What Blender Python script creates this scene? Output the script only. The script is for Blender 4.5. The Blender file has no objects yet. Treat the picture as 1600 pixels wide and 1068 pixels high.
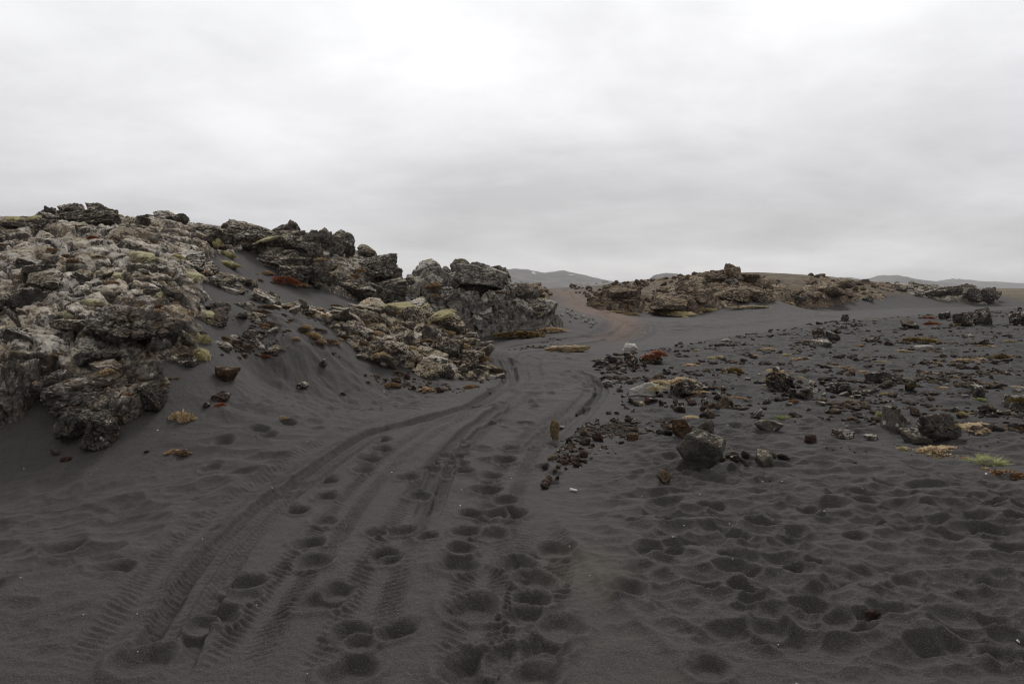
import bpy, bmesh, math, random
import numpy as np
from mathutils import Vector, Euler, Matrix

# ------------------------------------------------------------------ camera, sky, sun, exposure
SC = bpy.context.scene
COL = SC.collection
F = 1245.0                      # focal length in pixels of the 1600 px wide photograph
CAMZ = 1.70
HOR = 450.0
PITCH = math.atan((534 - HOR) / F)
cam_d = bpy.data.cameras.new("camera"); cam = bpy.data.objects.new("camera", cam_d); COL.objects.link(cam)
cam.location = (0, 0, CAMZ)
cam.rotation_euler = (math.pi / 2 - PITCH, 0, 0)
cam_d.sensor_width = 36; cam_d.lens = 36 * F / 1600
cam_d.clip_start = 0.05; cam_d.clip_end = 40000
SC.camera = cam

SUN_EL, SUN_AZ = math.radians(40), math.radians(8)      # behind the clouds, ahead of the camera
sd = bpy.data.lights.new("sun", 'SUN'); sd.energy = 1.4; sd.angle = math.radians(16); sd.color = (1, .97, .93)
so = bpy.data.objects.new("sun", sd); COL.objects.link(so)
so.rotation_euler = (-(math.pi / 2 - SUN_EL), 0, -SUN_AZ)
so.location = (0, 0, 60)

def build_world():
    w = bpy.data.worlds.new("World"); SC.world = w; w.use_nodes = True
    nt = w.node_tree; nt.nodes.clear(); N = nt.nodes.new; L = nt.links.new
    def m(op, a, b=None, c=None):
        n = N('ShaderNodeMath'); n.operation = op
        for i, v in enumerate((a, b, c)):
            if v is None: continue
            if isinstance(v, (int, float)): n.inputs[i].default_value = v
            else: L(v, n.inputs[i])
        return n.outputs[0]
    tc = N('ShaderNodeTexCoord'); sp = N('ShaderNodeSeparateXYZ'); L(tc.outputs['Generated'], sp.inputs[0])
    x, y, z = sp.outputs
    zz = m('ADD', m('MAXIMUM', z, 0.0), 0.19)
    cb = N('ShaderNodeCombineXYZ'); L(m('DIVIDE', x, zz), cb.inputs[0]); L(m('DIVIDE', y, zz), cb.inputs[1])
    def noise(scale, detail, rough, dist, off):
        mp = N('ShaderNodeMapping'); L(cb.outputs[0], mp.inputs[0]); mp.inputs['Location'].default_value = off
        mp.inputs['Scale'].default_value = (1, 1.0, 1)
        n = N('ShaderNodeTexNoise'); L(mp.outputs[0], n.inputs['Vector'])
        n.inputs['Scale'].default_value = scale; n.inputs['Detail'].default_value = detail
        n.inputs['Roughness'].default_value = rough; n.inputs['Distortion'].default_value = dist
        return n.outputs['Fac']
    n1 = noise(0.72, 7, .54, .3, (3.1, 1.7, 0)); n2 = noise(2.2, 7, .6, .3, (7.3, 4.2, 2))
    cl = m('ADD', m('MULTIPLY', n1, .72), m('MULTIPLY', n2, .28))
    mr = N('ShaderNodeMapRange'); L(cl, mr.inputs[0]); mr.inputs[1].default_value = .35; mr.inputs[2].default_value = .65
    mr.inputs[3].default_value = 0.76; mr.inputs[4].default_value = 1.17
    rp = N('ShaderNodeValToRGB'); L(m('MAXIMUM', z, 0.0), rp.inputs[0])
    e = rp.color_ramp.elements
    stops = [(0.0, (.64, .64, .65)), (.02, (.62, .62, .63)), (.055, (.53, .53, .545)), (.12, (.60, .595, .61)),
             (.20, (.72, .715, .73)), (.33, (.82, .82, .83)), (.50, (.84, .84, .85)), (.72, (.74, .74, .755)), (1, (.70, .70, .715))]  # topmost stops, out of view, dimmed to favour light from ahead
    e[0].position, e[0].color = stops[0][0], stops[0][1] + (1,)
    e[1].position, e[1].color = stops[-1][0], stops[-1][1] + (1,)
    for p, c in stops[1:-1]:
        k = e.new(p); k.color = c + (1,)
    dt = N('ShaderNodeVectorMath'); dt.operation = 'DOT_PRODUCT'; L(tc.outputs['Generated'], dt.inputs[0])
    a, b = math.radians(3), math.radians(24)
    dt.inputs[1].default_value = (math.sin(a) * math.cos(b), math.cos(a) * math.cos(b), math.sin(b))
    gl = m('MULTIPLY', m('POWER', m('MAXIMUM', dt.outputs['Value'], 0.0), 14.0), .18)
    val = m('MULTIPLY', m('ADD', mr.outputs[0], gl), m('ADD', .90, m('MULTIPLY', m('MAXIMUM', y, -.6), .12)))   # unseen rear sky dimmed, made up so light from ahead models the ground
    sc = N('ShaderNodeVectorMath'); sc.operation = 'SCALE'; L(rp.outputs[0], sc.inputs[0]); L(val, sc.inputs['Scale'])
    bg = N('ShaderNodeBackground'); L(sc.outputs[0], bg.inputs[0]); bg.inputs[1].default_value = 1.0
    sky = N('ShaderNodeTexSky'); sky.sky_type = 'NISHITA'; sky.sun_disc = False
    sky.sun_elevation = SUN_EL; sky.sun_rotation = SUN_AZ
    b2 = N('ShaderNodeBackground'); L(sky.outputs[0], b2.inputs[0]); b2.inputs[1].default_value = .08
    mx = N('ShaderNodeMixShader'); mx.inputs[0].default_value = .95; L(b2.outputs[0], mx.inputs[1]); L(bg.outputs[0], mx.inputs[2])
    out = N('ShaderNodeOutputWorld'); L(mx.outputs[0], out.inputs[0])
build_world()
vs = SC.view_settings
vs.view_transform = 'Standard'; vs.look = 'None'; vs.gamma = 1; vs.exposure = 0.2; vs.use_curve_mapping = False
SC.render.engine = 'CYCLES'
SC.cycles.pixel_filter_type = 'BLACKMAN_HARRIS'; SC.cycles.filter_width = 1.1
SC.cycles.max_bounces = 5; SC.cycles.diffuse_bounces = 3; SC.cycles.volume_bounces = 1

# ------------------------------------------------------------------ numeric helpers
RS = np.random.RandomState(7)
PERM = RS.permutation(256).astype(np.int32); PERM = np.concatenate([PERM, PERM])
GRAD = RS.normal(size=(256, 3)); GRAD /= np.linalg.norm(GRAD, axis=1)[:, None]; GRAD = GRAD.astype(np.float32)
RND = RS.rand(256, 4).astype(np.float32)

def hsh(ix, iy, iz):
    return PERM[PERM[PERM[ix & 255] + (iy & 255)] + (iz & 255)]

def perlin(P):
    P = np.asarray(P, np.float32)
    i = np.floor(P).astype(np.int32); f = P - i
    u = f * f * f * (f * (f * 6 - 15) + 10)
    r = np.zeros(len(P), np.float32)
    for dx in (0, 1):
        wx = u[:, 0] if dx else 1 - u[:, 0]
        for dy in (0, 1):
            wy = u[:, 1] if dy else 1 - u[:, 1]
            for dz in (0, 1):
                wz = u[:, 2] if dz else 1 - u[:, 2]
                g = GRAD[hsh(i[:, 0] + dx, i[:, 1] + dy, i[:, 2] + dz)]
                r += wx * wy * wz * (g[:, 0] * (f[:, 0] - dx) + g[:, 1] * (f[:, 1] - dy) + g[:, 2] * (f[:, 2] - dz))
    return r * 1.5

def fbm(P, oct=4, gain=.5, lac=2.03, ridged=False):
    s = 0; a = 1; t = 0
    for k in range(oct):
        n = perlin(P * (lac ** k) + 17.3 * k)
        if ridged: n = 1 - 2 * np.abs(n)
        s = s + a * n; t += a; a *= gain
    return s / t

def worley(P, jit=.95):
    """F1, F2, random of the nearest cell"""
    P = np.asarray(P, np.float32); i = np.floor(P).astype(np.int32)
    f1 = np.full(len(P), 9, np.float32); f2 = f1.copy(); idr = np.zeros(len(P), np.float32)
    for dx in (-1, 0, 1):
        for dy in (-1, 0, 1):
            for dz in (-1, 0, 1):
                h = hsh(i[:, 0] + dx, i[:, 1] + dy, i[:, 2] + dz); R = RND[h]
                d = np.sqrt((i[:, 0] + dx + .5 + jit * (R[:, 0] - .5) - P[:, 0]) ** 2 + (i[:, 1] + dy + .5 + jit * (R[:, 1] - .5) - P[:, 1]) ** 2
                            + (i[:, 2] + dz + .5 + jit * (R[:, 2] - .5) - P[:, 2]) ** 2)
                n = d < f1
                f2 = np.where(n, f1, np.minimum(f2, d)); idr = np.where(n, R[:, 3], idr); f1 = np.where(n, d, f1)
    return f1, f2, idr

def sstep(a, b, x):
    t = np.clip((x - a) / (b - a), 0, 1); return t * t * (3 - 2 * t)

def P3(x, y, z=0.0):
    x = np.asarray(x, np.float32).ravel(); y = np.asarray(y, np.float32).ravel()
    z = np.broadcast_to(np.asarray(z, np.float32).ravel(), x.shape) if np.size(z) == 1 else np.asarray(z, np.float32).ravel()
    return np.stack([x, y, z], 1)

# ------------------------------------------------------------------ pixels of the photograph -> rays in the place
CP, SP = math.cos(PITCH), math.sin(PITCH)
def raydir(px, py):
    a = (np.asarray(px, float) - 800) / F; b = -(np.asarray(py, float) - 534) / F
    return a, CP + b * SP, -SP + b * CP
def at_depth(px, py, Y):
    dx, dy, dz = raydir(px, py); t = Y / dy
    return dx * t, Y + 0 * dx, CAMZ + dz * t
def at_height(px, py, z):
    dx, dy, dz = raydir(px, py); t = (z - CAMZ) / dz
    return dx * t, dy * t, z + 0 * dx
def plan(px, Y):
    return (np.asarray(px, float) - 800) / F * np.asarray(Y, float), np.asarray(Y, float)

class TPS:
    def __init__(self, uv, z, lam=1e-4):
        n = len(uv); self.uv = uv
        K = self.k(np.linalg.norm(uv[:, None] - uv[None], axis=2)) + lam * np.eye(n)
        Pm = np.concatenate([np.ones((n, 1)), uv], 1)
        A = np.zeros((n + 3, n + 3)); A[:n, :n] = K; A[:n, n:] = Pm; A[n:, :n] = Pm.T
        self.w = np.linalg.solve(A, np.concatenate([z, np.zeros(3)]))
    @staticmethod
    def k(r): return np.where(r > 1e-9, r * r * np.log(np.maximum(r, 1e-9)), 0)
    def __call__(self, uv):
        out = np.empty(len(uv)); n = len(self.uv)
        for s in range(0, len(uv), 20000):
            q = uv[s:s + 20000]
            out[s:s + 20000] = self.k(np.linalg.norm(q[:, None] - self.uv[None], axis=2)) @ self.w[:n] + self.w[n] + q @ self.w[n + 1:]
        return out
def UV(x, y):
    return np.stack([np.arctan2(x, y) * 1.6, np.log(np.hypot(x, y))], 1)

# ------------------------------------------------------------------ terrain control
ctl = []
def cz(px, py, z): a = at_height(px, py, z); ctl.append((float(a[0]), float(a[1]), float(z)))
def cy(px, py, Y): a = at_depth(px, py, Y); ctl.append((float(a[0]), float(Y), float(a[2])))
def cp(px, Y, z): a = plan(px, Y); ctl.append((float(a[0]), float(a[1]), float(z)))
for px in (-200, 0, 400, 800, 1200, 1600, 1900): cz(px, 1068, 0)
for px in (0, 300, 800, 1300, 1600): cz(px, 880, 0)
for a in ((600, 760, 0), (1000, 760, 0), (1400, 760, 0), (1600, 760, 0), (1200, 650, 0), (1590, 630, .05), (1000, 600, 0), (1300, 560, .05),
          (1590, 540, .15), (1200, 520, .14), (1590, 492, .55), (1000, 537, .0), (1300, 501, .4), (1590, 479, .75), (1100, 507, -.1),
          (1400, 488, .05), (960, 490, 0), (1080, 486, 0), (1250, 478, .1), (1400, 470, .4), (1540, 471, .25),
          (850, 545, 0), (960, 520, 0), (985, 505, 0), (930, 485, .2), (890, 465, .85), (700, 640, 0), (850, 620, 0), (780, 605, 0), (480, 645, .1), (600, 645, 0),
          (230, 702, .02), (100, 703, 0), (0, 692, .03), (660, 525, 0), (780, 526, 0), (870, 522, .1)): cz(*a)
for a in ((885, 453, 92), (920, 451, 84), (850, 456, 62), (420, 600, 12), (500, 600, 12.7), (600, 600, 13.8), (360, 560, 11.3), (450, 540, 13.0), (540, 560, 14.0),
          (640, 565, 15.2), (725, 575, 16.5), (400, 480, 14.4), (480, 500, 14.8), (380, 425, 17), (430, 450, 17), (350, 445, 15),
          (0, 385, 14), (100, 375, 15), (200, 375, 15.5), (300, 380, 16.5), (150, 525, 10.5), (50, 605, 9.3), (250, 490, 11.5), (285, 560, 10.4),
          (50, 460, 11.5), (150, 440, 12.5), (400, 392, 19.5), (520, 394, 21), (590, 420, 22), (625, 450, 23), (560, 452, 20), (480, 435, 18.5), (640, 478, 24),
          (620, 495, 17.8), (690, 510, 18.2), (745, 555, 17.2), (560, 500, 16.8), (200, 364, 19), (300, 368, 20), (0, 368, 18)): cy(*a)
for a in ((700, 21.5, .25), (780, 22, 0), (600, 28, 1.2), (500, 27, 2.3), (300, 30, 2.4), (0, 26, 2.4), (-300, 16, 2.4), (-300, 10, .7), (-400, 24, 2.4),
          (640, 32, 1.0), (740, 32.5, 1.1), (830, 33, .9), (700, 40, 1.2), (840, 45, 1.1), (760, 70, 1.55), (600, 60, 1.6),
          (1000, 75, 1.85), (960, 82, 1.95), (925, 92, 1.9), (1060, 68, 1.6), (1140, 68, 2.3), (1250, 78, 2.0), (1350, 86, 2.0), (1480, 92, 1.3), (1560, 96, .9), (1700, 90, .6),
          (900, 130, 1.62), (1000, 130, 1.5), (1200, 140, 1.2), (1450, 150, .9), (1650, 150, .8), (600, 140, 1.6), (300, 120, 1.6),
          (1900, 30, .5), (1900, 15, .1), (1900, 8, 0)): cp(*a)
for r in (220, 500, 1500, 5000, 16000):
    for px in (-200, 400, 800, 1200, 1700): cp(px, r, 1.25 if r > 300 else 1.35)
for az in (-170, -130, -90, -60, 60, 90, 130, 170):
    for r, z in ((1, 0), (4, 0), (14, .3), (60, .9), (500, 1.2), (8000, 1.25)):
        zz = z + (1.3 if az == -60 and r == 14 else 0)
        ctl.append((r * math.sin(math.radians(az)), r * math.cos(math.radians(az)), zz))
for az in (-30, 0, 30): ctl.append((math.sin(math.radians(az)), math.cos(math.radians(az)), 0.0))
ctl = np.array(ctl)
terr = TPS(UV(ctl[:, 0], ctl[:, 1]), ctl[:, 2], 2e-5)
GU = np.linspace(-math.pi, math.pi, 901); GV = np.linspace(math.log(.2), math.log(20000), 500)
_g = np.stack(np.meshgrid(GU * 1.6, GV, indexing='ij'), -1).reshape(-1, 2)
HG = np.clip(terr(_g).reshape(901, 500), -.3, 4.0)
def bil(G, U0, U1, V0, V1, u, v):
    nu, nv = G.shape
    a = np.clip((u - U0) / (U1 - U0) * (nu - 1), 0, nu - 1.001); b = np.clip((v - V0) / (V1 - V0) * (nv - 1), 0, nv - 1.001)
    i = a.astype(int); j = b.astype(int); a = a - i; b = b - j
    return (G[i, j] * (1 - a) + G[i + 1, j] * a) * (1 - b) + (G[i, j + 1] * (1 - a) + G[i + 1, j + 1] * a) * b
def H(x, y):
    return bil(HG, GU[0], GU[-1], GV[0], GV[-1], np.arctan2(x, y), np.log(np.maximum(np.hypot(x, y), .2)))
TT = np.exp(np.linspace(math.log(1.5), math.log(3000), 900))
def hit(px, py):
    dx, dy, dz = (float(q) for q in raydir(px, py))
    X, Y, Z = dx * TT, dy * TT, CAMZ + dz * TT
    b = np.nonzero(Z < H(X, Y))[0]
    if len(b) == 0: return X[-1], Y[-1]
    k = b[0]
    if k == 0: return X[0], Y[0]
    d0 = Z[k - 1] - H(X[k - 1], Y[k - 1]); d1 = Z[k] - H(X[k], Y[k]); f = d0 / (d0 - d1)
    t = TT[k - 1] + f * (TT[k] - TT[k - 1])
    return dx * t, dy * t
def pixel(x, y, z):
    """where a point of the place shows in the photograph"""
    X, Y, Z = x, y * CP - (z - CAMZ) * SP, y * SP + (z - CAMZ) * CP
    return 800 + F * X / np.maximum(Y, .01), 534 - F * Z / np.maximum(Y, .01)

def sdist(poly, x, y):
    """signed distance (inside > 0) to a polygon in plan"""
    poly = np.asarray(poly, float); n = len(poly); best = np.full(x.shape, 1e9); ins = np.zeros(x.shape, bool)
    for i in range(n):
        ax, ay = poly[i]; bx, by = poly[(i + 1) % n]
        ex, ey = bx - ax, by - ay
        t = np.clip(((x - ax) * ex + (y - ay) * ey) / (ex * ex + ey * ey + 1e-12), 0, 1)
        best = np.minimum(best, np.hypot(x - ax - t * ex, y - ay - t * ey))
        c = ((ay > y) != (by > y)) & (x < (bx - ax) * (y - ay) / (by - ay + 1e-12) + ax)
        ins ^= c
    return np.where(ins, best, -best)

# ------------------------------------------------------------------ mesh, object and material helpers
def mesh_np(name, V, Fc, smooth=True):
    me = bpy.data.meshes.new(name)
    V = np.ascontiguousarray(V, np.float32); Fc = np.ascontiguousarray(Fc, np.int32); n, k = Fc.shape
    me.vertices.add(len(V)); me.vertices.foreach_set('co', V.ravel())
    me.loops.add(n * k); me.loops.foreach_set('vertex_index', Fc.ravel())
    me.polygons.add(n); me.polygons.foreach_set('loop_start', np.arange(n, dtype=np.int32) * k)
    if smooth: me.polygons.foreach_set('use_smooth', np.ones(n, bool))
    me.update(calc_edges=True)
    return me
def attr(me, name, C4):
    a = me.color_attributes.new(name, 'FLOAT_COLOR', 'POINT'); a.data.foreach_set('color', np.ascontiguousarray(C4, np.float32).ravel())
def link(name, me, mat=None, loc=(0, 0, 0), rot=(0, 0, 0), scale=(1, 1, 1), parent=None):
    o = bpy.data.objects.new(name, me); COL.objects.link(o)
    if mat is not None and me is not None:
        if len(me.materials) == 0: me.materials.append(mat)
        elif me.materials[0] != mat:
            o.material_slots[0].link = 'OBJECT'; o.material_slots[0].material = mat
    if parent is not None:
        o.parent = parent; loc = (loc[0] - parent.location.x, loc[1] - parent.location.y, loc[2] - parent.location.z)
    o.location = loc; o.rotation_euler = rot; o.scale = scale
    return o
THINGS = []          # (object, px, py) for the describing pass
def tag(o, label, cat, group=None):
    if label: o['label'] = label
    o['category'] = cat
    if group: o['group'] = group
    return o
def struct(o, kind='structure'):
    o['kind'] = kind; return o
def grid_faces(nu, nv, keep=None):
    i, j = np.meshgrid(np.arange(nu - 1), np.arange(nv - 1), indexing='ij')
    a = (i * nv + j).ravel(); Fq = np.stack([a, a + nv, a + nv + 1, a + 1], 1)
    if keep is not None: Fq = Fq[keep.ravel()[Fq].all(1)]
    return Fq
def compact(V, Fc):
    used = np.zeros(len(V), bool); used[Fc.ravel()] = True
    idx = np.cumsum(used) - 1
    return V[used], idx[Fc], used

class NT:
    def __init__(self, name):
        self.m = bpy.data.materials.new(name); self.m.use_nodes = True; self.t = self.m.node_tree; self.t.nodes.clear()
        self.out = self.n('ShaderNodeOutputMaterial'); self.b = self.n('ShaderNodeBsdfPrincipled'); self.l(self.b.outputs[0], self.out.inputs[0])
    def n(self, k): return self.t.nodes.new(k)
    def l(self, a, b): self.t.links.new(a, b)
    def set(self, i, v):
        if v is None: return
        if isinstance(v, (int, float)): i.default_value = v
        elif isinstance(v, tuple): i.default_value = v + (1,) if len(v) == 3 and i.type == 'RGBA' else v
        else: self.l(v, i)
    def math(self, op, a, b=None, c=None, clamp=False):
        q = self.n('ShaderNodeMath'); q.operation = op; q.use_clamp = clamp
        for i, v in enumerate((a, b, c)): self.set(q.inputs[i], v)
        return q.outputs[0]
    def noise(self, vec, scale, detail=4, rough=.55, dist=0, color=False):
        q = self.n('ShaderNodeTexNoise'); self.l(vec, q.inputs['Vector'])
        for k, v in (('Scale', scale), ('Detail', detail), ('Roughness', rough), ('Distortion', dist)): q.inputs[k].default_value = v
        return q.outputs['Color' if color else 'Fac']
    def voro(self, vec, scale, feature='F1', out='Distance', rnd=1):
        q = self.n('ShaderNodeTexVoronoi'); q.feature = feature; self.l(vec, q.inputs['Vector']); q.inputs['Scale'].default_value = scale
        q.inputs['Randomness'].default_value = rnd
        return q.outputs[out]
    def ss(self, x, a, b, lo=0., hi=1.):
        q = self.n('ShaderNodeMapRange'); q.interpolation_type = 'SMOOTHSTEP'; self.set(q.inputs[0], x)
        for i, v in ((1, a), (2, b), (3, lo), (4, hi)): self.set(q.inputs[i], v)
        return q.outputs[0]
    def mix(self, f, a, b):
        q = self.n('ShaderNodeMix'); q.data_type = 'RGBA'; self.set(q.inputs[0], f); self.set(q.inputs[6], a); self.set(q.inputs[7], b)
        return q.outputs[2]
    def bump(self, h, strength, dist, normal=None):
        q = self.n('ShaderNodeBump'); q.inputs['Strength'].default_value = strength; q.inputs['Distance'].default_value = dist
        self.l(h, q.inputs['Height'])
        if normal is not None: self.l(normal, q.inputs['Normal'])
        return q.outputs[0]
    def pos(self): return self.n('ShaderNodeNewGeometry').outputs['Position']
    def map(self, vec, scale=(1, 1, 1), rot=(0, 0, 0), loc=(0, 0, 0)):
        q = self.n('ShaderNodeMapping'); self.l(vec, q.inputs[0]); q.inputs['Scale'].default_value = scale; q.inputs['Rotation'].default_value = rot; q.inputs['Location'].default_value = loc
        return q.outputs[0]
    def done(self, col, rough=.9, normal=None, spec=.25):
        self.set(self.b.inputs['Base Color'], col); self.set(self.b.inputs['Roughness'], rough)
        self.b.inputs['Specular IOR Level'].default_value = spec
        if normal is not None: self.l(normal, self.b.inputs['Normal'])
        return self.m

def rock_material(name, dark=(.066, .059, .053), mid=(.225, .20, .172), lichen=(.52, .475, .41), lich=.5, brown=.5, up=.35, red=.3, scale=1.0, bump=1.0):
    """basalt with crusts of pale lichen, brown moss in patches and rusty stains"""
    t = NT(name); g = t.n('ShaderNodeNewGeometry'); p = g.outputs['Position']
    sp = t.n('ShaderNodeSeparateXYZ'); t.l(g.outputs['Normal'], sp.inputs[0]); nz = sp.outputs[2]
    n1 = t.noise(p, 1.7 * scale, 4, .6); n2 = t.noise(p, 7 * scale, 8, .68, .4); n3 = t.noise(p, 26 * scale, 6, .7, .2)
    big = t.noise(t.map(p, loc=(11, 5, 2)), .55 * scale, 2, .5)
    base = t.mix(t.ss(n2, .36, .68), dark, mid)
    base = t.mix(t.math('MULTIPLY', t.ss(t.noise(t.map(p, loc=(3, 9, 4)), 2.2 * scale, 5, .65), .50, .66), red), base, (.085, .045, .034))
    bm = t.math('ADD', t.math('MULTIPLY', n3, .5), t.math('ADD', t.math('MULTIPLY', nz, .12), t.math('MULTIPLY', t.noise(t.map(p, loc=(7, 1, 8)), 3.3 * scale, 5, .65), .5)))
    base = t.mix(t.math('MULTIPLY', t.ss(bm, .53, .64), brown), base, t.mix(n2, (.15, .095, .05), (.25, .185, .10)))
    lm = t.math('ADD', t.math('MULTIPLY', n2, .55), t.math('ADD', t.math('MULTIPLY', n3, .45), t.math('MULTIPLY', t.math('SUBTRACT', nz, .3), up * .3)))
    lm = t.math('ADD', lm, t.math('MULTIPLY', t.math('SUBTRACT', big, .5), .35))
    th = .66 - .22 * lich
    lc = t.mix(t.ss(n1, .4, .62), lichen, (lichen[0] * .72, lichen[1] * .66, lichen[2] * .55))
    base = t.mix(t.ss(lm, th, th + .085), base, lc)
    sp2 = t.voro(p, 11 * scale, 'F1'); sel = t.voro(p, 11 * scale, 'F1', 'Color'); sx = t.n('ShaderNodeSeparateColor'); t.l(sel, sx.inputs[0])
    spots = t.math('MULTIPLY', t.ss(t.math('ADD', sp2, t.math('MULTIPLY', n3, .25)), .42, .34), t.ss(sx.outputs[0], .90 - .1 * lich, .92 - .1 * lich))
    base = t.mix(t.math('MULTIPLY', t.math('MULTIPLY', spots, t.ss(n3, .42, .52)), .8), base, (.46, .45, .41))
    h1 = t.noise(t.map(p, scale=(1, 1, 1.5), rot=(.3, .15, 0)), 9 * scale, 10, .72, .3)
    pits = t.ss(t.voro(p, 34 * scale, 'F1'), .05, .45)
    hh = t.math('ADD', h1, t.math('MULTIPLY', pits, .10))
    hh = t.math('ADD', hh, t.math('MULTIPLY', t.ss(lm, th, th + .085), .05))
    hh = t.math('MULTIPLY', hh, t.ss(t.noise(t.map(p, loc=(2, 8, 5)), 2.6 * scale, 3, .55), .40, .60, .35, 1.35))
    return t.done(base, .92, t.bump(hh, .95 * bump, .09 / scale), .2)

MAT = {}
MAT['rock_lichen'] = rock_material('lichen_crusted_lava', lich=.70, brown=.8)
MAT['rock_ridge'] = rock_material('dark_ridge_lava', lich=.6, brown=.5, dark=(.058, .053, .048), mid=(.19, .172, .15), lichen=(.50, .455, .385))
MAT['rock_heath'] = rock_material('heath_grown_lava', lich=.74, brown=.95, lichen=(.52, .455, .36))
MAT['rock_cliff'] = rock_material('fractured_grey_basalt', lich=.42, brown=.35, mid=(.31, .288, .258), dark=(.08, .073, .065), lichen=(.48, .45, .39), up=.8, red=.45)
MAT['rock_far'] = rock_material('distant_brown_lava', lich=.42, brown=.8, scale=.75, lichen=(.44, .375, .285), mid=(.22, .17, .13), dark=(.07, .058, .048), red=.8)
MAT['stone_dark'] = rock_material('dark_scoria', lich=.3, brown=.4, dark=(.030, .027, .026), mid=(.095, .085, .077), up=.7)
MAT['stone_grey'] = rock_material('grey_basalt_stone', lich=.28, brown=.3, dark=(.05, .046, .04), mid=(.14, .125, .106), red=.1, up=.5, bump=.9)
MAT['stone_pale'] = rock_material('pale_weathered_stone', lich=.5, brown=.3, dark=(.09, .083, .072), mid=(.2, .185, .16))
MAT['pale_cinder'] = rock_material('pale_cinder', lich=.6, brown=.1, dark=(.22, .205, .18), mid=(.38, .36, .33), lichen=(.55, .53, .48))
MAT['scoria_red'] = rock_material('red_brown_scoria', lich=.1, brown=.2, dark=(.03, .018, .016), mid=(.075, .045, .038), red=.7)
MAT['stone_rust'] = rock_material('rusty_orange_stone', lich=.2, brown=.8, dark=(.045, .026, .016), mid=(.10, .06, .033), red=.8)
MAT['stone_tan'] = rock_material('tan_porous_stone', lich=.25, brown=.7, dark=(.07, .055, .04), mid=(.17, .135, .095))

def plant_material(name, a, b, c=None, fine=40):
    t = NT(name); at = t.n('ShaderNodeVertexColor'); at.layer_name = 'tint'
    s = t.n('ShaderNodeSeparateColor'); t.l(at.outputs[0], s.inputs[0])
    p = t.pos(); n = t.noise(p, 5, 3)
    col = t.mix(s.outputs[0], a, b)
    col = t.mix(t.math('MULTIPLY', t.ss(s.outputs[1], .5, .9), t.ss(n, .3, .7)), col, c or a)
    t.b.inputs['Subsurface Weight'].default_value = 0
    return t.done(col, .85, None, .15)
def moss_material(name, a, b, c):
    t = NT(name); p = t.pos(); n = t.noise(p, 60, 4, .7); n2 = t.noise(p, 6, 4)
    col = t.mix(t.ss(n, .35, .65), a, b); col = t.mix(t.ss(n2, .52, .68), col, c)
    h = t.math('ADD', t.noise(p, 90, 4, .7), t.math('MULTIPLY', t.noise(p, 22, 3), 1.5))
    return t.done(col, .95, t.bump(h, 1.0, .02), .1)
MAT['moss_yellow'] = moss_material('yellow_green_moss', (.28, .245, .12), (.46, .41, .22), (.34, .29, .17))
MAT['moss_pale'] = moss_material('pale_grey_green_moss', (.34, .32, .18), (.54, .50, .31), (.44, .40, .26))
MAT['moss_rust'] = moss_material('rust_brown_moss', (.07, .034, .012), (.15, .075, .025), (.11, .07, .03))
MAT['leaf_tan'] = plant_material('dry_tan_leaves', (.50, .37, .21), (.30, .205, .115), (.58, .46, .29))
MAT['leaf_orange'] = plant_material('orange_brown_leaves', (.27, .165, .085), (.15, .085, .045), (.38, .27, .15))
MAT['leaf_rust'] = plant_material('rust_red_heath', (.29, .088, .036), (.15, .048, .024), (.34, .14, .055))
MAT['leaf_brown'] = plant_material('brown_dry_heath', (.16, .105, .066), (.085, .055, .038), (.24, .17, .10))
MAT['leaf_olive'] = plant_material('olive_orange_moss', (.16, .11, .025), (.08, .06, .016), (.28, .13, .028))
MAT['leaf_lime'] = plant_material('fresh_lime_grass', (.33, .36, .13), (.21, .235, .085), (.46, .43, .20))
MAT['leaf_moss'] = plant_material('moss_leaves', (.42, .37, .19), (.25, .215, .105), (.42, .35, .21))
MAT['leaf_moss_pale'] = plant_material('pale_moss_leaves', (.50, .455, .31), (.32, .285, .19), (.42, .36, .25))
MAT['leaf_straw'] = plant_material('straw_grass', (.48, .39, .21), (.31, .24, .125), (.34, .31, .12))

# ------------------------------------------------------------------ plan outlines of the outcrops (photo column, depth)
def poly(*a): return np.stack(plan([q[0] for q in a], [q[1] for q in a]), 1)
PA = poly((-420, 8.2), (-100, 8.6), (0, 8.9), (60, 9.1), (110, 8.8), (180, 8.5), (232, 9.2), (258, 10), (325, 10.8), (332, 11.5), (352, 12.6), (336, 13.8), (330, 15),
          (370, 17.4), (400, 19.2), (380, 24), (0, 24), (-420, 21))
PB = poly((392, 18.6), (440, 18.2), (470, 17.6), (520, 18.2), (560, 18.6), (610, 20), (640, 22.3), (640, 25), (600, 27), (400, 27), (375, 21))
PC = poly((395, 14.9), (440, 14.7), (500, 14.9), (545, 14.6), (600, 14.4), (680, 14.8), (730, 15.1), (775, 15.5), (788, 16.1), (765, 17.6), (720, 18.7), (680, 19.6),
          (600, 18.8), (560, 17.4), (500, 16.2), (430, 15.7))
PD = poly((618, 28), (660, 28.2), (730, 28.1), (790, 28.4), (862, 28.8), (884, 30), (860, 34), (800, 36.5), (700, 37), (620, 34))
PE1 = poly((930, 57), (960, 55), (1000, 54.5), (1012, 62), (1000, 72), (950, 74), (924, 64))
PE2 = poly((1004, 57), (1060, 55.5), (1120, 58), (1200, 61), (1240, 66), (1252, 76), (1150, 85), (1010, 80))
PE3 = poly((1235, 69), (1300, 72), (1370, 78), (1412, 84), (1400, 96), (1250, 90))
PE4 = poly((1395, 86), (1450, 85), (1520, 83), (1560, 85), (1566, 95), (1480, 101), (1392, 99))
FIELD = [(925, 560), (1100, 532), (1300, 502), (1610, 481), (1900, 500), (1900, 690), (1400, 672), (1200, 650), (1000, 690)]

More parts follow.
